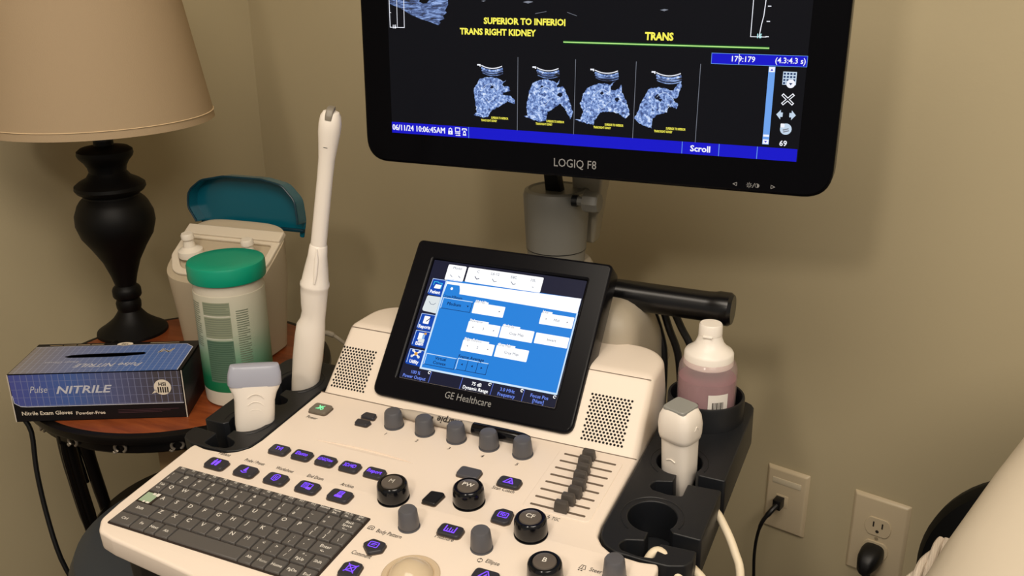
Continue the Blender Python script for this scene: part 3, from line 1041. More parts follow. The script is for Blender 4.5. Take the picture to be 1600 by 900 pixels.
def icon(F, kind):
    l_ = MB()
    z = .0001
    if kind == 'person':
        for dx in (-.0022, .0022):
            l_.flat(circ(dx, .0042, .0011, 10), PURPLE, F, z)
            l_.fill([rpoly([(dx - .0013, -.005), (dx + .0013, -.005), (dx + .0018, .0028), (dx - .0018, .0028)], .0006)], PURPLE, F, z)
    elif kind == 'probe':
        l_.flat([(-.0022, -.002), (.0022, -.002), (.0008, .005), (-.0002, .005)], PURPLE, F, z)
        l_.stroke([(-.0036, -.0030), (0, -.0048), (.0036, -.0030)], .0011, PURPLE, F, z)
    elif kind == 'sheet':
        l_.stroke([(-.0032, -.0035), (-.0036, .003), (-.0012, .0048), (.0022, .0048), (.0038, .0025), (.0034, -.003), (.001, -.0048)], .0009, PURPLE, F, z, True)
        for d_ in (-.0010, .0012):
            l_.stroke([(d_, -.0022), (d_, .0024)], .0009, PURPLE, F, z)
    elif kind == 'exam':
        l_.stroke([(-.0055, -.003), (-.0055, .0042), (.0005, .0042), (.0005, -.003)], .0009, PURPLE, F, z, True)
        for d_ in (-.0010, .0008, .0026):
            l_.stroke([(-.004, d_), (-.001, d_)], .0008, PURPLE, F, z)
        l_.stroke([(.002, .0035), (.0052, .0035), (.0052, -.001)], .0009, PURPLE, F, z)
        l_.fill([rrect(.0005, -.0048, .0062, -.0014, .0006)], PURPLE, F, z * 1.5)
    elif kind == 'archive':
        l_.stroke([(-.0028, -.001), (-.0020, .0048), (.0032, .0048), (.0028, -.001)], .0009, PURPLE, F, z, True)
        for d_ in (.0010, .0029):
            l_.stroke([(-.0018, d_), (.0024, d_)], .0009, PURPLE, F, z)
        l_.fill([rrect(-.0042, -.0046, .0042, -.0016, .0006)], PURPLE, F, z)
    elif kind == 'warn':
        l_.stroke([(-.0052, -.0034), (.0052, -.0034), (.0006, .0044), (-.0006, .0044)], .0011, PURPLE, F, z, True)
        l_.flat([(-.0012, -.0024), (.0020, -.0024), (.0008, .0020)], PURPLE, F, z)
    elif kind == 'ruler':
        l_.stroke([(-.0052, .004), (-.0052, -.0036), (.0052, -.0036), (.0052, .004)], .0012, PURPLE, F, z)
        for d_ in (-.0026, 0, .0026):
            l_.stroke([(d_, -.003), (d_, .0005 if d_ else .0022)], .0009, PURPLE, F, z)
    elif kind == 'note':
        l_.stroke(rrect(-.0046, -.0030, .0046, .0036, .0012, 3), .0009, PURPLE, F, z, True)
        l_.stroke([(-.0024, .0013), (.0026, .0013)], .0008, PURPLE, F, z)
        l_.stroke([(-.0024, -.0004), (.0014, -.0004)], .0008, PURPLE, F, z)
    elif kind == 'pdi':
        l_.stroke(rrect(-.0048, -.0034, .0048, .0034, .0012, 3), .0009, PURPLE, F, z, True)
        l_.text('PDI', .0048, PURPLE, F, h=z, bold=.015, sx=.85)
    elif kind == 'clear':
        l_.stroke([(-.0038, -.0036), (.0038, -.0036), (.0038, .0036), (-.0038, .0036)], .0009, PURPLE, F, z, True)
        l_.stroke([(-.005, -.005), (.005, .005)], .0010, PURPLE, F, z)
        l_.stroke([(.005, -.005), (-.005, .005)], .0010, PURPLE, F, z)
    return l_


for knd, u, v, lb in (('person', -.0076, .0897, 'patient'), ('probe', .031, .0901, 'probe'), ('sheet', .0698, .0905, 'worksheet'), ('exam', .1095, .0905, 'end exam'), ('archive', .1486, .0908, 'archive')):
    o, F = button(u, v, .0248, .0165, r=.005, label='dark ' + lb + ' button with purple icon')
    legend(o, icon(F, knd))
for knd, u, v, rz, shp in (('warn', .2977, .1720, 0, None), ('ruler', .2777, .0828, 0, None), ('pdi', .3149, .1212, 0, 'd'), ('note', .2218, .0378, 0, 'd2'), ('clear', .2201, .0029, 0, 'd'), ('warn', .3356, .0390, 0, None)):
    shape = None
    if shp == 'd':
        shape = rpoly([(-.0100, -.0105), (.0060, -.0115), (.0105, -.0070), (.0080, .0100), (-.0050, .0110), (-.0115, .0050)], .004)
    if shp == 'd2':
        shape = rpoly([(-.0125, -.001), (.0010, -.0125), (.0120, -.004), (.0105, .0078), (-.0060, .0092)], .004)
    o, F = button(u, v + (.0008 if shape is None else 0), .0240, .0152, rz, shape=[(x * .92, y * .92) for x, y in shape] if shape else None, r=.0048)
    legend(o, icon(F, knd))
button(.2523, .1726, .0245, .0160, m=BTNL, label='blank grey button above the PW knob')
button(.2379, .1221, shape=rpoly([(-.0085, -.0100), (.0070, -.0100), (.0090, .0080), (.0060, .0100), (-.0070, .0085)], .003), m=BLACKP, label='small blank black button beside the M knob')
button(.0948, .2302, shape=rpoly([(-.0095, -.0055), (.0095, -.0055), (.0070, .0050), (-.0075, .0050)], .003), m=BTN, label='upper of two small dark keys beside the first dial')
button(.0952, .2150, shape=rpoly([(-.0080, -.0050), (.0080, -.0050), (.0095, .0050), (-.0095, .0050)], .003), m=BTN, label='lower of two small dark keys beside the first dial')
o, F = button(.0323, .2232, .0240, .0185, m=mat('taupe_button', '#6e665a', .45), label='power button with green light')
l_ = MB()
l_.stroke([(-.0030, .004), (-.0005, .0005), (-.0040, -.003)], .0016, GREEN, F, .0001)
l_.stroke([(.0035, .0042), (.0010, .001), (.0010, -.002), (.0030, -.0038), (.0046, -.0020), (.0036, .0004), (.0014, .0002)], .0013, GREEN, F, .0001)
l_.stroke([(-.0012, -.0036), (.0006, .0036)], .0010, GREEN, F, .0001)
legend(o, l_)


# --- knobs
def knob(u, v, r0=.0110, r1=.0090, hh=.0195, name='rotary_knob', label=None):
    k_ = MB()
    k_.lathe([(r0 + .0004, 0), (r0 + .0004, .0008), (r0 * .93, .0010), (r0, .004), (r1 + .0006, hh - .0022), (r1 - .0006, hh - .0003), (r1 - .002, hh), (0, hh + .0002)], KNOBG, at(PANEL, u, v), seg=36)
    return part(name, k_, label)


for k in range(5):
    knob(.1300 + .0397 * k, .2262, name='rotary_knob', label='grey dial number %d of the row under the touch panel' % (k + 1))
for u, v in ((.2365, .0770), (.3145, .0750), (.4395, .0835)):
    knob(u, v, .0103, .0084, .0210, 'grey_dial')


def mode_knob(u, v, st):
    k_ = MB()
    F = at(PANEL, u, v)
    k_.lathe([(.0162, 0), (.0162, .0010), (.0150, .0012), (.0160, .004), (.0154, .0155), (.0148, .0178), (.0136, .0190), (.0116, .0190), (.0110, .0180), (0, .0180)], KNOBB, F, seg=48)
    o = part('mode_knob', k_, 'glossy black knob marked ' + st)
    c_ = MB()
    c_.lathe([(.0108, .0180), (.0108, .0186), (.0102, .0196), (.0085, .0202), (0, .0203)], KNOBCAP, F, seg=40)
    c_.text(st, .0078, WHITEINK, at(F, 0, 0, .0204), h=.0001, bold=.01)
    build('knob_cap', c_, o, label='taupe cap with a white letter')


for u, v, st in ((.1990, .1105, 'M'), (.2725, .1322, 'PW'), (.3485, .1102, 'CF'), (.3840, .0595, 'B')):
    mode_knob(u, v, st)

# --- trackball
b = MB()
b.lathe([(.0265, -.001), (.0265, .0008), (.0255, .0014), (.0215, .0012), (.0205, .0002), (.0205, -.006), (.0265, -.006)], mat('trackball_ring', '#cbb79b', .3), at(PANEL, .2720, .0185), seg=56)
o = part('trackball', b)
b = MB()
rb = .0225
prof = [(rb * math.sin(R(a)), -.0085 + rb * math.cos(R(a))) for a in range(100, -1, -10)]
b.lathe(prof, mat('trackball_pearl', '#cdbb9f', .12), at(PANEL, .2720, .0185), seg=40)
build('ball', b, o)

# --- gain sliders
b = MB()
b.plate([rrect(.3235, .1440, .3935, .2485, .006)], .0012, CREAM, at(PANEL, 0, 0, .0008), bev=.0005)
for k in range(8):
    v = .2418 - k * (.2418 - .1510) / 7
    b.plate([rrect(.3300, v - .0013, .3873, v + .0013, .0012)], .0006, SLOT, at(PANEL, 0, 0, .0012))
part('slider_slots', b, 'eight parallel slider slots')
for k, u in enumerate((.3576, .3580, .3610, .3628, .3662, .3670, .3650, .3630)):
    v = .2418 - k * (.2418 - .1510) / 7
    b = MB()
    b.hexa([(u - .0072, v - .0046, .0012), (u + .0072, v - .0046, .0012), (u + .0072, v + .0046, .0012), (u - .0072, v + .0046, .0012),
            (u - .0062, v - .0034, .0125), (u + .0062, v - .0034, .0125), (u + .0062, v + .0034, .0125), (u - .0062, v + .0034, .0125)], mat('slider_grey', '#4a4541', .45), PANEL, bev=.0014, seg=2)
    part('slider', b)


# --- probe holders
def holder(mir):
    def mm(p):
        return (2 * CU - p[0], p[1]) if mir else p
    vmax = .325 if mir else .418
    o = [(.4065, vmax), (.4065, .148), (.409, .133), (.417, .1225), (.428, .1165), (.455, .1150), (.478, .1155), (.492, .121), (.497, .130)]
    rr_ = [.01, .01, .01, .01, .01, .01, .01, .008, .006]
    pts = []
    for vc in (.1775, .2745):
        c_ = .4455
        pts_ = [(.4970, vc - .0330), (.4635, vc - .0350), (.4635, vc - .0560), (.4500, vc - .0585), (.4330, vc - .0560), (.4285, vc - .0500), (.4320, vc - .0415), (.4488, vc - .0360)]
        rs = [.003, .002, .003, .003, .006, .006, .006, .002]
        for a in range(278, -41, -11):
            pts_.append((c_ + .0235 * math.cos(R(a)), vc + .0235 * math.sin(R(a))))
            rs.append(0)
        pts_ += [(.4700, vc - .0168), (.4970, vc - .0175)]
        rs += [.003, .003]
        pts += pts_
        rr_ += rs
    pts += [(.497, vmax)]
    rr_ += [.02]
    loop = rpoly(o + pts, rr_, 4)
    h_ = MB()
    h_.plate([[mm(p) for p in loop]], .044, TRAYM, at(PANEL, 0, 0, -.0012), bev=.0014, bres=2)
    for vc in (.1775, .2745):
        pts_ = [mm((.4455 + .0298 * math.cos(R(a)), vc + .0298 * math.sin(R(a)))) for a in range(-18, 246, 8)]
        h_.tube([(p[0], p[1], -.0012) for p in pts_], .0007, TRAYM, PANEL, seg=6, smooth=1)
    # floor of the wells and bracket
    u0, u1 = (.4075, .4945)
    a, c_ = mm((u0, 0))[0], mm((u1, 0))[0]
    h_.box((min(a, c_), .125, -.058), (max(a, c_), vmax - .004, -.045), TRAYM, PANEL, bev=.004)
    a, c_ = mm((.36, 0))[0], mm((.42, 0))[0]
    h_.box((min(a, c_), .16, -.062), (max(a, c_), vmax - .02, -.046), TRAYM, PANEL, bev=.004)
    return part('probe_holder', h_, 'dark tray with round wells on the ' + ('left' if mir else 'right') + ' side of the console')


hl = holder(True)
hr = holder(False)
cup = PANEL @ Vector((.4475, .3745, 0))
b = MB()
zc = cup.z
b.lathe([(.036, zc - .055), (.041, zc - .05), (.0425, zc + .022), (.0418, zc + .0245), (.0395, zc + .0245), (.0385, zc + .022), (.0375, zc - .02), (0, zc - .02)], TRAYM, T3((cup.x, cup.y, 0)), seg=56)
build('bottle_cup', b, hr)

# ================================================================== PROBES
def oval(rx, ry, n=28, e=2.6):
    out = []
    for k in range(n):
        a = 2 * math.pi * k / n
        c_, s_ = math.cos(a), math.sin(a)
        out.append((rx * math.copysign(abs(c_) ** (2 / e), c_), ry * math.copysign(abs(s_) ** (2 / e), s_)))
    return out


def sections(lst, F, e=2.6, n=28):
    """lst of (z, rx, ry[, dx, dy])"""
    out = []
    for q in lst:
        dx, dy = (q[3], q[4]) if len(q) > 3 else (0, 0)
        out.append([F @ Vector((x + dx, y + dy, q[0])) for x, y in oval(q[1], q[2], n, e)])
    return out


# linear probe in the left tray
pb = PANEL @ Vector((-.0285, .1775, -.007))
t = thing('ultrasound_probe', (pb.x, pb.y, pb.z - .04), 'white wide-head ultrasound probe with pale blue-grey lens in the left holder', 'ultrasound probe')
F = T3(pb) @ Matrix.Rotation(R(42), 4, 'Z') @ Matrix.Rotation(R(5), 4, 'Y') @ Matrix.Scale(.94, 4)
b = MB()
b.loft(sections([(-.040, .009, .009), (-.032, .014, .012), (-.012, .0215, .0138), (.004, .0235, .0150), (.022, .0238, .0152), (.036, .0240, .0145), (.046, .0262, .0138), (.053, .0295, .0130), (.0575, .0310, .0126)], F, 3.0), PROBEW)
for z_ in (.026, .036, .046):
    b.tube([F @ Vector((x, -.0148 + abs(x) * .05, z_ + .003 - 60 * x * x)) for x in (-.009, -.004, .001, .006, .010)], .0005, PROBEW, seg=6)
build('probe_body', b, t)
b = MB()
b.loft(sections([(.0568, .0306, .0122), (.0590, .0318, .0124), (.0700, .0312, .0108), (.0790, .0292, .0082), (.0812, .0284, .0068), (.0820, .0270, .0050)], F, 4.2), LENS)
build('probe_lens', b, t, label='translucent blue-grey lens')

# long endocavity probe
pb = PANEL @ Vector((-.0375, .2745, -.0425))
tip = Vector((-.6045, .8457, 1.1355))
ax = (tip - pb)
Lp = ax.length
zq = ax.normalized()
xq = Vector((1, .35, 0))
xq = (xq - zq * xq.dot(zq)).normalized()
F = frame(pb, xq, zq.cross(xq))
t = thing('ultrasound_probe', pb, 'long thin white endocavity ultrasound probe standing upright in the left holder', 'ultrasound probe')
b = MB()
k_ = Lp / .39
b.loft(sections([(0, .010, .010), (.010, .0150, .0140), (.04, .0168, .0155), (.075, .0182, .0165), (.105, .0180, .0165, 0, 0), (.122, .0170, .0150), (.130, .0148, .0135, .0015, 0), (.140, .0142, .0132, .002, 0), (.152, .0152, .0150, .001, 0), (.168, .0160, .0155), (.1735, .0162, .0158), (.176, .0172, .0168), (.179, .0172, .0168), (.182, .0158, .0154),
                 (.198, .0138, .0134), (.215, .0112, .0110), (.228, .0102, .0100), (.2295, .0092, .0090), (.26, .0090, .0088), (.31, .0088, .0086), (.335, .0092, .0090), (.352, .0108, .0106), (.365, .0122, .0120), (.375, .0124, .0122), (.384, .0112, .0110), (.3885, .0088, .0086), (.390, .0050, .0050)], F @ Matrix.Scale(k_, 4, (0, 0, 1)), 2.1), PROBEW)
# thumb rib and grip hollow
b.loft(sections([(.184, .0012, .0008, .003, -.0155), (.196, .0022, .0014, .003, -.0142), (.212, .0024, .0014, .002, -.0116), (.226, .001, .0008, .001, -.0102)], F, 2), PROBEW)
build('probe_body', b, t)
b = MB()
b.loft(sections([(.3815, .0036, .0020, 0, -.0098), (.3850, .0040, .0028, 0, -.0086), (.3885, .0042, .0040, 0, -.0062), (.3935, .0042, .0050, 0, -.001), (.3945, .0035, .004, 0, 0)], F @ Matrix.Scale(k_, 4, (0, 0, 1)), 5), mat('probe_tip_grey', '#7b7468', .35))
build('probe_lens', b, t, label='grey acoustic window at the tip')
b = MB()
b.rect(-.0022, .3475, .0022, .3482, INK, F @ Matrix(((1, 0, 0, 0), (0, 0, -1, -.0104), (0, 1, 0, 0), (0, 0, 0, 1))), .0004)
build('orientation_mark', b, t, label='tiny dark mark near the tip')

# right probe
pb = PANEL @ Vector((.4455, .2745, -.008))
t = thing('ultrasound_probe', (pb.x, pb.y, pb.z - .05), 'white ultrasound probe with square grey face in the right holder', 'ultrasound probe')
F = T3(pb) @ Matrix.Rotation(R(-22), 4, 'Z') @ Matrix.Rotation(R(3), 4, 'X') @ Matrix.Scale(.92, 4)
b = MB()
b.loft(sections([(-.055, .0045, .0045), (-.045, .0075, .0075), (-.022, .0150, .0130), (-.008, .0182, .0158), (.010, .0185, .0160), (.030, .0188, .0162), (.0385, .0190, .0165), (.0405, .0205, .0185), (.046, .0215, .0200), (.058, .0220, .0205), (.068, .0208, .0190), (.0755, .0172, .0160), (.0775, .0150, .0146)], F, 3.4, 32), PROBEW)
b.tube([F @ Vector((-.006 + .003 * k, -.0164, .0175 - .0012 * abs(k - 2.2))) for k in range(5)], .0006, PROBEW, seg=6)
b.tube([F @ Vector((.0218, -.003 + .0016 * k, .0560 + .004 * math.sin(k * .8))) for k in range(5)], .0006, PROBEW, seg=6)
build('probe_body', b, t)
b = MB()
b.loft(sections([(.0765, .0148, .0148), (.0790, .0146, .0146), (.0800, .0138, .0138)], F, 8, 32), LENSG)
build('probe_lens', b, t, label='square grey scanning face')
b = MB()
cpt = [F @ Vector((0, 0, -.050)), Vector((-.178, .825, .735)), Vector((-.165, .815, .755)), Vector((-.1530, .806, .7735)), Vector((-.1391, .7981, .7614)), Vector((-.126, .786, .7455)), Vector((-.116, .7714, .7266)), Vector((-.108, .74, .66)), Vector((-.12, .72, .55)), Vector((-.16, .74, .44)), Vector((-.21, .78, .36))]
b.tube(cpt, .0042, CORDW, seg=12, smooth=5)
build('cord', b, t, label='cream cord hanging below the tray')

# cream cord looping out of the front slot
b = MB()
b.tube([(-.205, .735, .690), (-.1975, .702, .740), (-.1886, .6987, .7751), (-.1811, .7048, .7835), (-.1685, .6983, .7800), (-.1561, .6889, .7690), (-.150, .675, .740), (-.152, .66, .67), (-.175, .68, .58)], .0044, CORDW, seg=12, smooth=5)
build('probe_cord', b, label='cream probe cord looping over the front edge of the right holder', cat='cord')
b = MB()
b.tube([(-.188, .735, .690), (-.178, .722, .735), (-.1702, .7170, .7625), (-.1600, .7175, .7680), (-.1492, .7146, .7660), (-.1351, .7066, .7560), (-.126, .695, .72), (-.13, .69, .65), (-.165, .70, .57)], .0042, CORDW, seg=12, smooth=5)
build('probe_cord', b, label='cream probe cord emerging behind the looped one at the right holder', cat='cord')

# ================================================================== BOTTLE
zb = cup.z - .019
t = thing('gel_bottle', (cup.x, cup.y, zb), 'clear squat bottle of purplish pink liquid with white cap in the cup', 'bottle')
F = T3((cup.x, cup.y, zb)) @ Matrix.Scale(.89, 4)
pl = bpy.data.materials.new('clear_bottle_plastic')
pl.use_nodes = True
nt = pl.node_tree
nt.nodes.remove(nt.nodes['Principled BSDF'])
mx_ = nt.nodes.new('ShaderNodeMixShader')
tr_ = nt.nodes.new('ShaderNodeBsdfTransparent')
tr_.inputs[0].default_value = (.95, .90, .90, 1)
p2 = nt.nodes.new('ShaderNodeBsdfPrincipled')
p2.inputs['Base Color'].default_value = lin('#d9c4c6')
p2.inputs['Roughness'].default_value = .12
mx_.inputs[0].default_value = .30
nt.links.new(tr_.outputs[0], mx_.inputs[1])
nt.links.new(p2.outputs[0], mx_.inputs[2])
nt.links.new(mx_.outputs[0], nt.nodes['Material Output'].inputs[0])
b = MB()
b.lathe([(0, 0), (.032, 0), (.0355, .004), (.0362, .04), (.0366, .075), (.0355, .088), (.032, .096), (.0285, .101), (.0285, .106)], pl, F, seg=48)
build('bottle_body', b, t, label='clear plastic bottle wall')
b = MB()
liq = ramp_mat('pink_liquid', [(.3, '#804c58'), (.6, '#9a626f'), (.8, '#b07e88')], scale=14, rough=.35, detail=2)
b.lathe([(0, .003), (.031, .003), (.0342, .008), (.0350, .04), (.0350, .0735), (0, .0745)], liq, F, seg=48)
build('liquid', b, t, label='purplish pink liquid')
b = MB()
b.lathe([(.0290, .090), (.0304, .0915), (.0302, .1055), (.0285, .1085), (.0225, .1125), (.0178, .1180), (.0150, .1250), (.0138, .1310), (0, .1312)], WHITEP, F, seg=48)
build('cap', b, t, label='white shouldered cap')
b = MB()
b.lathe([(.0138, .1290), (.0145, .1300), (.0142, .1420), (.0130, .1440), (0, .1442)], WHITEP, F, seg=40)
b.box((-.006, -.0160, .1292), (.006, -.012, .1316), WHITEP, F, bev=.0007)
build('flip_top', b, t)
b = MB()
lab = mat('white_label', '#e7e2dc', .6)
aw = R(-62)
n_ = 8


def cyl_patch(mb, r, a0, a1, z0, z1, m, F, n=8, dz=0):
    vs_, fs = [], []
    for k in range(n + 1):
        a = a0 + (a1 - a0) * k / n
        for z in (z0 + dz * k / n, z1 + dz * k / n):
            vs_.append((r * math.cos(a), r * math.sin(a), z))
    for k in range(n):
        fs.append((2 * k, 2 * k + 2, 2 * k + 3, 2 * k + 1))
    mb.faces(vs_, fs, F, m)


cyl_patch(b, .0370, R(-74), R(-34), .036, .064, lab, F, dz=.0)
for k in range(9):
    cyl_patch(b, .0372, R(-66) + k * R(2.6), R(-66) + k * R(2.6) + R(1.2 if k % 3 else 1.9), .0400, .0540, INK, F, 2)
build('bottle_label', b, t, label='small white barcode label')
b = MB()
for k in range(5):
    cyl_patch(b, .0369, R(-128) + .02 * k, R(-92), .050 - k * .0055, .0515 - k * .0055, mat('faint_print', '#6a3d46', .6), F, 8)
build('printed_lines', b, t, label='faint dark lines of print')

# ================================================================== MARKER PEN
pA = PANEL @ Vector((.1290, .2430, .0068))
pB = PANEL @ Vector((.2900, .2445, .0068))
d_ = (pB - pA)
Lm = d_.length
F = frame(pA, PANEL.to_3x3() @ Vector((0, 1, 0)), PANEL.to_3x3() @ Vector((0, 0, 1)))
F = frame(pA, d_.cross(Vector((0, 0, 1))), d_.normalized().cross(d_.cross(Vector((0, 0, 1))).normalized()))
F = Matrix(((F[0][0], F[0][1], d_.normalized().x, pA.x), (F[1][0], F[1][1], d_.normalized().y, pA.y), (F[2][0], F[2][1], d_.normalized().z, pA.z), (0, 0, 0, 1)))
t = thing('marker_pen', pA, 'grey marker pen with black cap lying under the touch panel', 'marker pen')
b = MB()
b.lathe([(0, 0), (.0036, .0006), (.0052, .004), (.0060, .020), (.0062, .06), (.0063, .094), (0, .094)], mat('marker_grey', '#b7ada0', .4), F, seg=28)
build('barrel', b, t)
b = MB()
b.lathe([(.0060, .092), (.0068, .093), (.0070, .110), (.0068, .140), (.0060, .153), (.0042, Lm - .001), (0, Lm)], mat('marker_black', '#08080c', .14), F, seg=28)
b.box((-.0012, .0064, .094), (.0012, .0088, .135), MATS['marker_black'], F, bev=.0006)
build('pen_cap', b, t)
b = MB()
Fp = frame(pA + Vector((0, 0, 0)), -d_.normalized(), -(PANEL.to_3x3() @ Vector((0, .75, -.66))))
Fp = frame(pA + PANEL.to_3x3() @ Vector((0, -.0041, .0050)), -d_.normalized(), -(PANEL.to_3x3() @ Vector((0, .62, .78))))
b.text('Sharpie', .0105, INK, at(Fp, -.066, 0, .0002), h=.0002, bold=.02, shear=.2)
b.rect(-.045, -.0016, -.034, .0012, INK, Fp, .0003)
build('pen_print', b, t, label='upside-down black lettering')

# ================================================================== ROUND SIDE TABLE
ZT = .683
tc = Vector((-1.0375, 1.0065, 0))
iron = mat('dark_iron', '#171413', .35, metal=.6)
wood = ramp_mat('reddish_table_wood', [(.3, '#6a2f14'), (.55, '#88431f'), (.75, '#9a5128')], scale=9, rough=.35, stretch=(1, 7, 1), detail=5)
t = thing('side_table', (tc.x, tc.y, 0), 'round reddish wood side table with dark iron rim and legs', 'side table')
b = MB()
b.lathe([(0, ZT - .012), (.214, ZT - .012), (.2175, ZT - .008), (.2175, ZT - .001), (.215, ZT), (0, ZT)], wood, T3(tc), seg=72)
build('table_top', b, t)
b = MB()
b.lathe([(.2178, ZT - .014), (.228, ZT - .014), (.2295, ZT - .010), (.2285, ZT - .003), (.224, ZT - .0005), (.2178, ZT - .0008), (.2178, ZT - .014)], iron, T3(tc), seg=72)
b.lathe([(.209, ZT - .032), (.214, ZT - .034), (.2165, ZT - .031), (.2165, ZT - .0135), (.209, ZT - .0135), (.209, ZT - .032)], iron, T3(tc), seg=72)
build('iron_rim', b, t, label='dark iron rim and apron band')
for a in range(-170, 180, 20):
    p = tc + Vector((.2175 * math.cos(R(a)), .2175 * math.sin(R(a)), ZT - .0225))
    Fr = frame(p, (-math.sin(R(a)), math.cos(R(a)), 0), (0, 0, 1))
    b = MB()
    b.tube([(.0080 * math.cos(R(q)), .0068 * math.sin(R(q)), .0022) for q in range(-60, 241, 20)], .0020, mat('worn_silver', '#8a8175', .35, metal=.5), Fr, seg=8, smooth=1)
    b.tube([(-.005, -.005, .002), (-.008, -.008, .003), (-.011, -.006, .002)], .0015, MATS['worn_silver'], Fr, seg=6)
    build('ring_ornament', b, t)
for a in (-100, 20, 196):
    b = MB()
    c_, s_ = math.cos(R(a)), math.sin(R(a))
    pts = [(.206, ZT - .02), (.205, .62), (.198, .54), (.188, .46), (.176, .38), (.168, .30), (.164, .2), (.182, .1), (.205, .03), (.218, .008)]
    b.tube([tc + Vector((r_ * c_, r_ * s_, z_)) for r_, z_ in pts], [.012, .012, .0115, .0105, .010, .010, .010, .010, .011, .008], iron, seg=12, smooth=4)
    b.tube([tc + Vector((r_ * c_ - .010 * s_, r_ * s_ + .010 * c_, z_)) for r_, z_ in [(.2165, ZT - .034), (.216, .62), (.209, .54), (.199, .46)]], .004, iron, seg=8, smooth=4)
    build('leg', b, t)
b = MB()
b.lathe([(0, .395), (.172, .395), (.178, .400), (.178, .412), (.172, .417), (0, .417)], iron, T3(tc), seg=60)
build('lower_shelf', b, t)

# carton on the lower shelf
b = MB()
F = T3((-.972, .962, .4175)) @ Matrix.Rotation(R(18), 4, 'Z')
cm = mat('kraft_tan_card', '#a58a63', .7, var=.06, vscale=20)
b.hexa([(-.05, -.05, 0), (.05, -.05, 0), (.05, .06, 0), (-.05, .06, 0), (-.05, -.05, .18), (.05, -.05, .18), (.05, .06, .18), (-.05, .06, .18)], cm, F, bev=.002)
b.rect(-.002, -.05, .002, .06, mat('packing_tape', '#c5b08a', .3), F, .1805)
for a, c_ in (((-.05, -.05), (.05, -.05)), ((-.05, .06), (.05, .06))):
    b.tube([(a[0], a[1], .180), (c_[0], c_[1], .180)], .0012, cm, F, seg=6, smooth=1)
build('carton', b, label='tan carton standing on the shelf under the round side table', cat='box')

# ================================================================== LAMP
lx, ly = -1.222, 1.083
t = thing('table_lamp', (lx, ly, ZT), 'black turned table lamp with large beige fabric shade', 'table lamp')
b = MB()
F = T3((lx, ly, 0))
prof_y = [(853, 150), (850, 150), (842, 148), (825, 120), (805, 92), (790, 74), (770, 58), (755, 48), (740, 52), (722, 53), (705, 46), (697, 56), (690, 60), (665, 60), (655, 55), (645, 43), (600, 55), (540, 77), (480, 112), (430, 146), (380, 161), (340, 159), (300, 142), (285, 131), (268, 112), (262, 112), (248, 134), (235, 143), (222, 141), (208, 122), (192, 90), (170, 74), (150, 78), (130, 90), (112, 107), (100, 112), (86, 110), (76, 96), (70, 62), (66, 40), (30, 39), (-10, 39)]
z0_, z1_ = 853, 30
lm_prof = [(hw * .000388, ZT + (853 - y) / (853 - 30) * (1.022 - ZT)) for y, hw in prof_y]
b.lathe([(0, ZT)] + lm_prof, mat('black_lacquer', '#070606', .5, spec=.25), F, seg=56)
build('lamp_base', b, t)
shm = bpy.data.materials.new('beige_shade_fabric')
shm.use_nodes = True
nt = shm.node_tree
pb_ = nt.nodes['Principled BSDF']
pb_.inputs['Base Color'].default_value = lin('#b9a283')
pb_.inputs['Roughness'].default_value = .85
tcn = nt.nodes.new('ShaderNodeTexCoord')
mp = nt.nodes.new('ShaderNodeMapping')
mp.inputs['Scale'].default_value = (900, 900, 300)
nz = nt.nodes.new('ShaderNodeTexNoise')
nz.inputs['Scale'].default_value = 1
bp = nt.nodes.new('ShaderNodeBump')
bp.inputs['Strength'].default_value = .25
bp.inputs['Distance'].default_value = .001
nt.links.new(tcn.outputs['Object'], mp.inputs[0])
nt.links.new(mp.outputs[0], nz.inputs['Vector'])
nt.links.new(nz.outputs['Fac'], bp.inputs['Height'])
nt.links.new(bp.outputs[0], pb_.inputs['Normal'])
tl = nt.nodes.new('ShaderNodeBsdfTranslucent')
tl.inputs[0].default_value = lin('#b9a283')
mxs = nt.nodes.new('ShaderNodeMixShader')
mxs.inputs[0].default_value = .2
nt.links.new(pb_.outputs[0], mxs.inputs[1])
nt.links.new(tl.outputs[0], mxs.inputs[2])
nt.links.new(mxs.outputs[0], nt.nodes['Material Output'].inputs[0])
ZS = 1.046
b = MB()
b.lathe([(.1735, ZS), (.1765, ZS), (.1745, ZS + .012), (.1748, ZS + .0125), (.122, ZS + .33), (.1195, ZS + .33), (.1720, ZS + .0125), (.1735, ZS)], shm, F, seg=96)
shade = build('lamp_shade', b, t, label='large beige fabric shade')
b = MB()
b.lathe([(.1745, ZS + .0112), (.1762, ZS + .0118), (.1745, ZS + .0126), (.1745, ZS + .0112)], mat('shade_piping', '#e2c9a2', .8), F, seg=96)
build('piping', b, shade, label='pale stitched line above the hem')
b = MB()
b.lathe([(.0155, 1.015), (.0155, 1.06), (.019, 1.065), (.019, 1.10), (0, 1.10)], BLACKP, F, seg=24)
for a in (0, 120, 240):
    b.tube([(0, 0, ZS + .28), (.124 * math.cos(R(a)), .124 * math.sin(R(a)), ZS + .31)], .0018, BLACKP, F, seg=6, smooth=1)
b.tube([(0, 0, 1.10), (0, 0, ZS + .28)], .004, BLACKP, F, seg=8, smooth=1)
build('socket', b, t)
b = MB()
b.tube([(-1.205, 1.03, ZT + .004), (-1.178, .93, ZT + .004), (-1.173, .87, ZT + .004), (-1.172, .838, ZT + .003), (-1.168, .812, ZT - .016), (-1.1543, .8233 - .012, .6372), (-1.148, .8144 - .012, .5787), (-1.135, .8048 - .01, .5104), (-1.1149, .7987 - .01, .4429), (-1.10, .80, .36), (-1.14, .84, .2), (-1.2, .9, .012)], .0036, CORDB, seg=10, smooth=4)
build('lamp_cord', b, t, label='black cord hanging over the table edge')

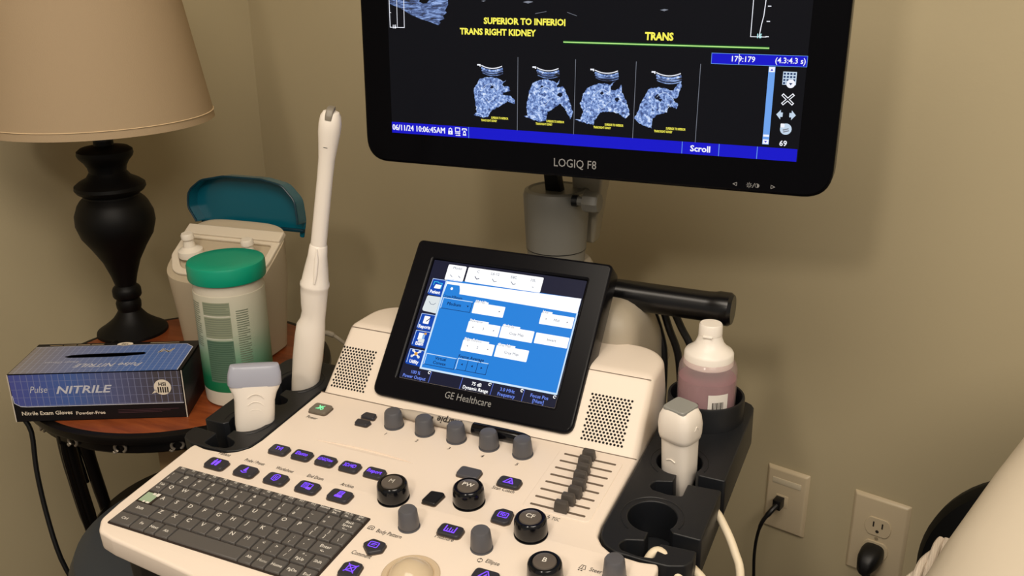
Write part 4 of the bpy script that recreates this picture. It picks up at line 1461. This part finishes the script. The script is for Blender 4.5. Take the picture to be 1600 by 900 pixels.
# ================================================================== GLOVE BOX
g0 = Vector((-1.1180, .7670, ZT + .0004))
ge = Vector((.888, .459, 0)).normalized()
gn = Vector((-ge.y, ge.x, 0))
GW, GD, GH = .2365, .104, .0725
t = thing('glove_box', g0 + ge * GW / 2 + gn * GD / 2, 'blue and black nitrile glove box at the front of the round side table', 'glove box')
G = frame(g0, ge, gn)
blk = mat('black_card', '#0e0c0f', .4)


def blue_print(name, a, c_, ax_=0):
    if name in MATS:
        return MATS[name]
    m = bpy.data.materials.new(name)
    m.use_nodes = True
    nt = m.node_tree
    bs = nt.nodes['Principled BSDF']
    bs.inputs['Roughness'].default_value = .35
    tc_ = nt.nodes.new('ShaderNodeTexCoord')
    sp = nt.nodes.new('ShaderNodeSeparateXYZ')
    nt.links.new(tc_.outputs['UV'], sp.inputs[0])
    cr = nt.nodes.new('ShaderNodeValToRGB')
    e = cr.color_ramp.elements
    for k, (p, cc) in enumerate(a):
        if k > 1:
            e.new(p)
    for k, (p, cc) in enumerate(a):
        e[k].position = p
        e[k].color = lin(cc)
    nt.links.new(sp.outputs[ax_], cr.inputs[0])
    br = nt.nodes.new('ShaderNodeTexBrick')
    br.offset = 0
    br.inputs['Scale'].default_value = 1
    br.inputs['Brick Width'].default_value = .036
    br.inputs['Row Height'].default_value = .085
    br.inputs['Mortar Size'].default_value = .0022
    br.inputs['Color1'].default_value = (0, 0, 0, 1)
    br.inputs['Color2'].default_value = (0, 0, 0, 1)
    br.inputs['Mortar'].default_value = (1, 1, 1, 1)
    nt.links.new(tc_.outputs['UV'], br.inputs['Vector'])
    mx = nt.nodes.new('ShaderNodeMix')
    mx.data_type = 'RGBA'
    mx.inputs[7].default_value = lin(c_)
    ml = nt.nodes.new('ShaderNodeMath')
    ml.operation = 'MULTIPLY'
    ml.inputs[1].default_value = .55
    nt.links.new(br.outputs['Color'], ml.inputs[0])
    nt.links.new(ml.outputs[0], mx.inputs[0])
    nt.links.new(cr.outputs[0], mx.inputs[6])
    nt.links.new(mx.outputs[2], bs.inputs['Base Color'])
    MATS[name] = m
    return m


BP1 = blue_print('blue_grid_print_front', [(0, '#5055a0'), (.35, '#4a66a8'), (.6, '#585e86'), (.85, '#4c474e')], '#8d93b8')
BP2 = blue_print('blue_grid_print_top', [(0, '#8a8480'), (.3, '#757fa6'), (.7, '#5676b8'), (1, '#5474b8')], '#a9b2d2')


def uv_fill(mb, loop, m, F, h, u0, v0, u1, v1):
    """flat patch with its own uv over the rectangle u0..v1"""
    mk = mb._mark()
    mb.fill([loop], m, Matrix(), 0)
    uvl = mb.bm.loops.layers.uv.verify()
    mb.bm.faces.ensure_lookup_table()
    mb.bm.verts.ensure_lookup_table()
    for f in mb.bm.faces[mk[1]:]:
        for lp in f.loops:
            lp[uvl].uv = ((lp.vert.co.x - u0) / (u1 - u0), (lp.vert.co.y - v0) / (v1 - v0))
    for v_ in mb.bm.verts[mk[0]:]:
        v_.co = F @ Vector((v_.co.x, v_.co.y, h))


b = MB()
# carton shell with an oval opening in its top
b.box((0, 0, 0), (GW, .0008, GH), blk, G)
b.box((0, GD - .0008, 0), (GW, GD, GH), blk, G)
b.box((0, 0, 0), (.0008, GD, GH), blk, G)
b.box((GW - .0008, 0, 0), (GW, GD, GH), blk, G)
b.box((0, 0, 0), (GW, GD, .0008), blk, G)
GT = at(G, 0, 0, GH)
op = [(.148 + .056 * (1 if c_ > 0 else -1) * abs(c_) ** .9, .052 + .010 * s_) for c_, s_ in [(math.cos(R(q)), math.sin(R(q))) for q in range(0, 360, 12)]]
op = [(.090, .047), (.100, .0435), (.12, .043), (.15, .043), (.18, .045), (.203, .0495), (.206, .054), (.201, .058), (.18, .0575), (.15, .0565), (.12, .0555), (.10, .053)]
op = [(x - .036, y + .008) for x, y in op]
b.plate([[(0, 0), (GW, 0), (GW, GD), (0, GD)], rpoly(op, .004)], .0008, blk, GT)
carton = build('carton', b, t)
b = MB()
mk = b._mark()
b.fill([rpoly([(.0010, .0010), (GW - .0060, .0010), (GW - .0060, .080), (GW - .018, .0925), (.0010, .0925)], [0, 0, .01, .004, 0]), rpoly(op, .004)], BP2, Matrix(), 0)
uvl = b.bm.loops.layers.uv.verify()
b.bm.faces.ensure_lookup_table()
b.bm.verts.ensure_lookup_table()
for f in b.bm.faces:
    for lp in f.loops:
        lp[uvl].uv = (lp.vert.co.x / GW, lp.vert.co.y / GD)
for v_ in b.bm.verts:
    v_.co = GT @ Vector((v_.co.x, v_.co.y, .0003))
SILV = mat('silver_print', '#c9cbd8', .4)
CRM = mat('cream_print', '#e9ddcb', .5)
b.text('M', .0200, CRM, at(GT, .198, .070, 0, 180), h=.0006, bold=.03, shear=.25, sx=1.25)
b.text('Pulse NITRILE', .0165, SILV, at(GT, .130, .024, 0, 180), h=.0006, bold=.012, shear=.3, sx=.95)
b.text('Exam Gloves', .0090, SILV, at(GT, .060, .036, 0, 180), h=.0006, shear=.2)
b.stroke([(.0010, .0925), (GW - .018, .0925), (GW - .0060, .080), (GW - .0060, .001)], .0012, SILV, GT, .0006)
for k in range(4):
    b.stroke([(.02 + k * .02, .0975), (.036 + k * .02, .0975)], .0030, mat('tan_print', '#8d7d63', .6), GT, .0006)
b.fill([[(x * 1.0 + .128, y * .55 + .0965) for x, y in circ(0, 0, .0115, 20)]], CRM, GT, .0006)
b.text('100', .0070, INK, at(GT, .128, .0965, 0, 180), h=.0008, bold=.02)
b.stroke([(.165, .0985), (.205, .0985)], .0028, mat('tan_print', '#8d7d63'), GT, .0006)
build('top_print', b, t, label='blue grid printed top with upside-down lettering')
# glove peeking out of the opening
b = MB()
gb = Vector((.148, .060, GH - .010))
secs = []
for k in range(11):
    x = .060 + .104 * k / 10
    w = .0065 * math.sin(math.pi * (k + .6) / 11.2) ** .5
    secs.append([(x, .0605 + w * math.cos(R(q)) * .8, GH - .0115 + w * .8 * math.sin(R(q)) + .002 * math.sin(k * 1.7)) for q in range(0, 360, 30)])
b.loft(secs, mat('blue_nitrile', '#3d3fb0', .5), G)
build('glove_fold', b, t, label='fold of a blue glove inside the opening')
b = MB()
GF = frame(g0, ge, (0, 0, 1))
# outward side of the front is -gn, same as GF's normal
uv_fill(b, rpoly([(.0020, .0290), (.0110, .0235), (GW - .003, .0235), (GW - .003, GH - .0008), (.0012, GH - .0008)], [.006, .006, 0, 0, 0]), BP1, GF, .0004, 0, 0, GW, GH * 2)
b.stroke([(.0018, .0400), (.0025, .0290), (.0105, .0237), (.02, .0229), (GW - .003, .0229)], .0010, SILV, GF, .0006)
b.text('NITRILE', .0160, SILV, at(GF, .0980, .0470), h=.0008, bold=.02, shear=.3, width=.077)
b.text('Pulse', .0145, SILV, at(GF, .0380, .0485), h=.0008, shear=.35, width=.024)
b.text('Nitrile Exam Gloves', .0082, CRM, at(GF, .0095, .0125), h=.0006, bold=.015, align='LEFT', width=.0690)
b.text('Powder-Free', .0070, CRM, at(GF, .0835, .0110), h=.0006, bold=.012, align='LEFT', width=.0400)
for k in range(3):
    b.rect(.142, .0140 - k * .0022, .226 - k * .012, .0148 - k * .0022, mat('plum_print', '#4a3038', .5), GF, .0006)
b.fill([circ(.2075, .0475, .0118, 22)], CRM, GF, .0006)
b.flat([(.192, .0380), (.200, .0400), (.198, .0445)], CRM, GF, .0006)
b.text('HSI', .0075, INK, at(GF, .2075, .0520), h=.0008, bold=.03)
for k in range(5):
    b.rect(.2005 + k * .0032, .0392, .2024 + k * .0032, .0478, INK, GF, .0008)
b.rect(-.0004, 0, .0010, GH, mat('white_card_edge', '#cfc6b8', .7), GF, .0007)
b.rect(GW - .0012, 0, GW + .0002, GH, MATS['white_card_edge'], GF, .0007)
build('front_print', b, t, label='blue grid printed front with silver lettering')
b = MB()
GS = frame(g0 + ge * GW, gn, (0, 0, 1))
b.flat([(.002, .016), (.060, .028), (.100, .040), (.100, GH - .002), (.002, GH - .002)], mat('charcoal_print', '#2b2a30', .4), GS, .0004)
build('side_print', b, t)

# ================================================================== WIPES CANISTER
cx_, cy_ = -.889, .966
t = thing('wipes_canister', (cx_, cy_, ZT), 'tall wipes canister with bright green lid and green gradient label', 'canister')
F = T3((cx_, cy_, ZT + .0005))
b = MB()
b.lathe([(0, 0), (.046, 0), (.0488, .003), (.0495, .02), (.0492, .150), (.0485, .186), (0, .186)], mat('translucent_white_plastic', '#d8d0bf', .35), F, seg=56)
build('tub', b, t)
b = MB()
b.lathe([(.0497, .0245), (.0499, .0255), (.0496, .168), (.0494, .169)], ramp_mat('green_label_gradient', [(0, '#14744a'), (.14, '#1c7a52'), (.38, '#7fa58a'), (.62, '#b7bda8'), (1, '#c9c4b2')], 'GRAD', coord='Generated', rough=.4), F, seg=72)
grn = mat('label_grey_green', '#8f967f', .5)
grn2 = mat('label_deep_green', '#587561', .5)
grn3 = mat('label_line', '#767f6c', .5)
grn4 = mat('label_deep_line', '#42604e', .5)
for c0, c1, z0, z1, m_, m2 in ((-96, -50, .142, .161, grn, grn3), (-96, -50, .108, .139, grn, grn3), (-96, -50, .040, .104, grn2, grn4), (-128, -103, .088, .160, None, grn3), (-43, -20, .050, .150, None, grn3), (-152, -134, .08, .155, None, grn3)):
    if m_:
        cyl_patch(b, .05, R(c0), R(c1), z0, z1, m_, F, 12)
    z = z1 - .0015
    k = 0
    while z > z0 + .003:
        e_ = random.uniform(0, 7) if k % 3 == 2 else 0
        cyl_patch(b, .0502, R(c0 + 1.5), R(c1 - 1.5 - e_), z - .0016, z - .0004, m2, F, 8)
        z -= .0034
        k += 1
for z in (.1405, .1065):
    cyl_patch(b, .0501, R(-96), R(-52), z, z + .0007, WHITEINK, F, 10)
build('wrap_label', b, t, label='printed label fading from white to green')
b = MB()
lidm = mat('bright_green_lid', '#0b9878', .3, bump=.05, bscale=300)
b.lathe([(.0505, .184), (.0530, .1845), (.0538, .187), (.0538, .205), (.0525, .2085), (.0500, .2095), (.030, .2100), (0, .2102)], lidm, F, seg=64)
build('lid', b, t, label='bright green lid')

# ================================================================== LIDDED SOAKING TUB BEHIND
dx_, dy_ = -1.006, 1.096
t = thing('soaking_tub', (dx_, dy_, ZT), 'cream tub with raised translucent teal lid behind the green-lidded canister', 'tub')
F = T3((dx_, dy_, ZT + .0005)) @ Matrix.Rotation(R(6), 4, 'Z') @ Matrix.Diagonal((.96, .96, .90, 1))
tubm = mat('cream_tub_plastic', '#b5a78f', .45)
b = MB()
secs = sections([(0, .076, .050), (.004, .081, .054), (.08, .087, .0575), (.130, .0925, .0600)], F, 4.0, 48)
for g_, dz in ((1.0, -.004), (1.0, 0), (.97, .0012), (.90, .0012)):
    secs.append([F @ Vector((x * g_, y * g_, .1500 + dz + (y * g_ + .052) * .652)) for x, y in oval(.0945, .061, 48, 4.0)])
b.loft(secs, tubm)
build('tub_body', b, t)
b = MB()
sl = math.atan2(.0535, .082)
Fb = F @ T3((.004, -.052, .1512)) @ Matrix.Rotation(sl, 4, 'X')
crl = mat('cream_tub_light', '#d6cab6', .4)
out_ = rpoly([(-.0965, .112), (-.0965, .040), (-.074, .002), (.066, .002), (.0885, .040), (.0885, .112)], [.004, .02, .03, .03, .03, .004], 6)
inn_ = rpoly([(-.084, .082), (-.084, .042), (-.064, .014), (.056, .014), (.076, .042), (.076, .082)], [.006, .02, .026, .026, .02, .006], 6)
b.plate([out_, inn_], .007, crl, at(Fb, 0, 0, .006), bev=.002)
b.plate([rrect(-.0965, .088, .0885, .110, .003)], .007, crl, at(Fb, 0, 0, .010), bev=.002)
build('back_plate', b, t)
for x in (-.062, .052):
    b = MB()
    Fs = at(Fb, x, .046, .0005) @ Matrix.Rotation(-sl * .8, 4, 'X')
    b.lathe([(0, 0), (.020, 0), (.021, .004), (.020, .012), (.0145, .015), (.0100, .018), (.0082, .030), (.0105, .033), (.0105, .040), (.0090, .043), (0, .043)], mat('white_stopper', '#e8dfd0', .4), Fs, seg=32)
    build('stopper', b, t)
# teal lid: shallow shell tipped up
b = MB()
Fl = F @ T3((0, .056, .2115)) @ Matrix.Rotation(R(82), 4, 'X')
teal = mat('translucent_teal_plastic', '#03596c', .25, trans=.1)
outl = rpoly([(-.096, -.012), (-.096, .006), (-.112, .030), (-.112, .060), (-.085, .082), (-.040, .092), (.035, .092), (.075, .084), (.100, .058), (.106, .020), (.102, -.012), (.094, -.012), (.094, .002), (-.088, .002), (-.088, -.012)], [.003, .01, .02, .03, .03, .03, .03, .03, .03, .03, .003, .003, .003, .003, .003], 5)
b.plate([outl], .003, teal, at(Fl, 0, 0, -.024), bev=.001)
rim = [p for p in outl if p[1] > .003]
rim = sorted(range(len(outl)), key=lambda i: i)
ring = [outl[i] for i in rim if outl[i][1] >= .0035]
secs = []
for p in ring:
    secs.append(p)
vs_, fs = [], []
for k, p in enumerate(secs):
    vs_ += [(p[0], p[1], -.025), (p[0] * 1.0, p[1], .0)]
for k in range(len(secs) - 1):
    fs.append((2 * k, 2 * k + 2, 2 * k + 3, 2 * k + 1))
vs2 = [(x * .975, .004 + (y - .004) * .975, z) for x, y, z in vs_]
n0 = len(vs_)
fs2 = [(a + n0, d2 + n0, c2 + n0, b2 + n0) for a, b2, c2, d2 in fs]
fs3 = [(2 * k + 1, 2 * k + 3, 2 * k + 3 + n0, 2 * k + 1 + n0) for k in range(len(secs) - 1)]
b.faces(vs_ + vs2, fs + fs2 + fs3, Fl, teal)
b.tube([(p[0] * .988, .004 + (p[1] - .004) * .988, .0) for p in secs], .0019, mat('dark_teal_edge', '#05303e', .3), Fl, seg=8, smooth=1)
b.box((-.098, -.002, -.026), (.104, .004, -.018), MATS['dark_teal_edge'], Fl, bev=.001)
build('lid', b, t, label='raised translucent teal lid')

# small grey cable behind the left holder
b = MB()
b.tube([(-.698, .890, .790), (-.6950, .900, .815), (-.6885, .9050, .8345), (-.6828, .9080, .8365), (-.6757, .9103, .8345), (-.6683, .9118, .8304), (-.6543, .9110, .8230), (-.640, .905, .815)], [.0024, .0024, .0028, .0036, .0036, .0024, .0024, .0024], mat('grey_cable', '#8d8576', .5), seg=10, smooth=4)
build('signal_cable', b, label='short grey cable with connector behind the long probe', cat='cable')

# black coil of cord hanging from the handle
b = MB()
for pts in ([(-.3150, 1.036, .898), (-.3055, 1.075, .876), (-.2890, 1.075, .840), (-.280, 1.07, .80), (-.278, 1.06, .70)],
            [(-.3020, 1.036, .899), (-.2915, 1.074, .880), (-.2760, 1.072, .846), (-.2610, 1.070, .806), (-.250, 1.06, .72)],
            [(-.2900, 1.036, .900), (-.2780, 1.066, .884), (-.2590, 1.064, .854), (-.2400, 1.058, .817), (-.232, 1.05, .72)]):
    b.tube(pts, .0048, CORDB, seg=10, smooth=5)
b.tube([(-.278, 1.06, .70), (-.275, 1.05, .63), (-.254, 1.05, .63), (-.250, 1.06, .72)], .0048, CORDB, seg=10, smooth=5)
part('power_cord', b, 'black cord hanging in loops under the black handle')

# ================================================================== WALL PLATES
def wall_plate(w, hgt, F):
    p_ = MB()
    p_.hexa([(0, -hgt, 0), (w, -hgt, 0), (w, 0, 0), (0, 0, 0), (.005, -hgt + .005, .006), (w - .005, -hgt + .005, .006), (w - .005, -.005, .006), (.005, -.005, .006)], mat('almond_plate', '#cdbd9f', .35), F, bev=.0018, seg=3)
    return p_


p0 = WALL @ Vector((.035, -.115, 0))
t = thing('wall_plate', p0, 'small almond data jack plate on the wall, left of the power outlet', 'wall plate')
b = wall_plate(.0699, .1143, WALL)
build('cover_plate', b, t)
b = MB()
b.box((.012, -.0285, .005), (.058, -.0185, .0068), mat('label_window', '#d8ccb2', .3), WALL, bev=.0006)
build('label_window', b, t)
b = MB()
b.box((.020, -.068, .004), (.040, -.047, .0072), MATS['almond_plate'], WALL, bev=.0008)
build('jack', b, t)
b = MB()
b.box((.0215, -.0655, .0073), (.0345, -.0490, .024), CORDB, WALL, bev=.001)
b.tube([WALL @ Vector(q) for q in ((.028, -.058, .022), (.023, -.066, .034), (.014, -.085, .040), (.0080, -.115, .040), (.0065, -.150, .040), (.009, -.19, .040), (.012, -.25, .038), (.01, -.42, .03), (.0, -.50, .02))], [.0046, .0042, .0032, .0026, .0026, .0026, .0026, .0026, .0026], CORDB, seg=10, smooth=4)
build('network_cable', b, label='thin black cable plugged into the small data jack plate', cat='cable')

OUT = at(WALL, .1362, .0035)
pw, ph = .0837, .137
t = thing('power_outlet', OUT @ Vector((pw / 2, -ph, 0)), 'almond duplex power outlet low on the wall at right', 'power outlet')
b = wall_plate(pw, ph, OUT)
build('cover_plate', b, t)
for v_ in (-.0485, -.0885):
    b = MB()
    lp = [(.0418 + x, v_ + y) for x, y in [(q[0], max(-.0150, min(.0150, q[1]))) for q in circ(0, 0, .0192, 40)]]
    b.plate([lp], .0030, MATS['almond_plate'], at(OUT, 0, 0, .0080), bev=.0008)
    for x in (-.0064, .0064):
        b.rect(.0418 + x - .0011, v_ - .0005, .0418 + x + .0011, v_ + .0085, INK, OUT, .0083)
    b.fill([circ(.0418, v_ - .0070, .0026, 14)], INK, OUT, .0083)
    build('receptacle', b, t)
b = MB()
b.lathe([(.0028, .006), (.0028, .0068), (0, .0072)], mat('plate_screw', '#b9a98c', .3, metal=.4), at(OUT, .0418, -.0685), seg=14)
build('screw', b, t)
b = MB()
Fq = at(OUT, .0410, -.0920, .0082)
b.loft([[Fq @ Vector((x + dx, y + dy, z)) for x, y in oval(rx_, ry_, 24, 3)] for z, rx_, ry_, dx, dy in ((0, .0155, .0150, 0, 0), (.010, .0165, .0158, 0, 0), (.024, .0150, .0145, -.001, -.003), (.034, .0105, .0110, -.002, -.009), (.038, .0060, .0065, -.002, -.013))], CORDB)
b.tube([Fq @ Vector(q) for q in ((-.001, -.006, .026), (.001, -.022, .030), (.006, -.034, .030), (.012, -.050, .032), (.018, -.08, .034), (.02, -.16, .034), (.015, -.30, .03), (.01, -.44, .02))], [.0075, .0062, .0050, .0042, .0040, .0040, .0040, .0040], CORDB, seg=12, smooth=4)
build('power_plug', b, label='black plug and cord in the lower socket of the power outlet', cat='plug')

# ================================================================== STOOL UNDER THE CONSOLE
t = thing('stool', (-.772, .752, 0), 'dark slate padded stool tucked under the left of the console', 'stool')
F = T3((-.772, .752, 0))
b = MB()
b.lathe([(0, .555), (.14, .545), (.155, .552), (.166, .572), (.166, .590), (.157, .610), (.135, .624), (.08, .632), (0, .633)], mat('slate_vinyl', '#2f353d', .45, bump=.1, bscale=400), F, seg=64)
build('seat', b, t)
b = MB()
b.lathe([(.03, .10), (.03, .30), (.022, .302), (.022, .53), (.09, .535), (.09, .546), (0, .546)], BLACKP, F, seg=28)
build('column', b, t)
for k in range(5):
    a = R(72 * k + 20)
    b = MB()
    b.tube([(.02 * math.cos(a), .02 * math.sin(a), .10), (.06 * math.cos(a), .06 * math.sin(a), .085), (.10 * math.cos(a), .10 * math.sin(a), .062)], [.02, .017, .013], BLACKP, F, seg=10)
    b.lathe([(0, -.012), (.022, -.012), (.026, -.006), (.026, .006), (.022, .012), (0, .012)], BLACKP, F @ T3((.10 * math.cos(a), .10 * math.sin(a), .0262)) @ Matrix.Rotation(R(90), 4, 'X'), seg=18)
    build('leg', b, t)

# ================================================================== EXAM CHAIR, PILLOW, CORD
def puff(mb, F, sx, sy, sz, m, e=.55, n=40, k2=20, wrinkle=0):
    secs = []
    for i in range(k2 + 1):
        ph_ = -math.pi / 2 + math.pi * i / k2
        cz, sz_ = math.cos(ph_), math.sin(ph_)
        r_ = max(abs(cz) ** e, .004)
        z = math.copysign(abs(sz_) ** .8, sz_) * sz
        ring_ = []
        for k in range(n):
            a = 2 * math.pi * k / n
            c_, s_ = math.cos(a), math.sin(a)
            x = math.copysign(abs(c_) ** .62, c_) * sx * r_
            y = math.copysign(abs(s_) ** .62, s_) * sy * r_
            w = wrinkle * (math.sin(9 * a + 4 * ph_) + .6 * math.sin(17 * a - 7 * ph_))
            ring_.append((x * (1 + w), y * (1 + w), z * (1 + w)))
        secs.append(ring_)
    mb.loft(secs, m, F)


hc = Vector((.185, 1.105, .575))
t = thing('exam_chair', (.40, 1.0, 0), 'black padded exam chair with rounded headrest behind the white pillow', 'exam chair')
vinyl = mat('black_vinyl', '#08090a', .6, spec=.2)
b = MB()
b.lathe([(0, -.030), (.120, -.030), (.136, -.024), (.143, -.010), (.143, .010), (.136, .024), (.120, .030), (0, .032)], vinyl, T3((hc.x + .004, hc.y, hc.z - .010)) @ Matrix.Rotation(R(-14), 4, 'Z') @ Matrix.Rotation(R(82), 4, 'X'), seg=64)
b.box((hc.x + .0, hc.y - .02, .36), (hc.x + .06, hc.y + .02, hc.z - .10), BLACKP, bev=.006)
b.box((hc.x + .0, hc.y - .08, .34), (hc.x + .14, hc.y + .02, .38), BLACKP, bev=.006)
build('headrest', b, t)
b = MB()
b.box((.26, .64, .30), (.72, 1.06, .40), vinyl, bev=.03, seg=4)
build('seat', b, t)
b = MB()
b.box((.40, .78, .0), (.58, .98, .31), BLACKP, bev=.02)
build('pedestal', b, t)
b = MB()
pil = mat('white_pillow_cotton', '#d8ccb8', .85, bump=.15, bscale=120)
e1 = Vector((.080, .120, .118)).normalized()
e2 = Vector((.75, -.55, -.20))
e2 = (e2 - e1 * e2.dot(e1)).normalized()
mid = Vector((.078, .935, .765))
puff(b, frame(mid + e2 * .199 + e1 * .03, e1, e2), .27, .19, .085, pil, e=.6, wrinkle=.006)
build('pillow', b, label='large white pillow propped on the exam chair at right', cat='pillow')
b = MB()
strm = ramp_mat('striped_cloth', [(.35, '#cfc2b2'), (.5, '#7d6a5a'), (.65, '#d8ccbc')], 'WAVE', scale=150, rough=.9, stretch=(1, 1.2, .6))
A0 = Vector((.0300, .8540, .7000))
A1 = Vector((.0620, .9080, .7330))
for ph_ in (0, 120, 240):
    pts = []
    for k in range(25):
        tt_ = k / 24
        p = A0.lerp(A1, tt_)
        a = R(ph_ + 300 * tt_)
        pts.append(p + Vector((.0040 * math.cos(a), -.0025 * math.sin(a), .0045 * math.sin(a))))
    b.tube(pts, .0041, strm, seg=10, smooth=2)
build('striped_cloth', b, label='twisted cream and taupe striped cloth beside the white pillow', cat='cloth')
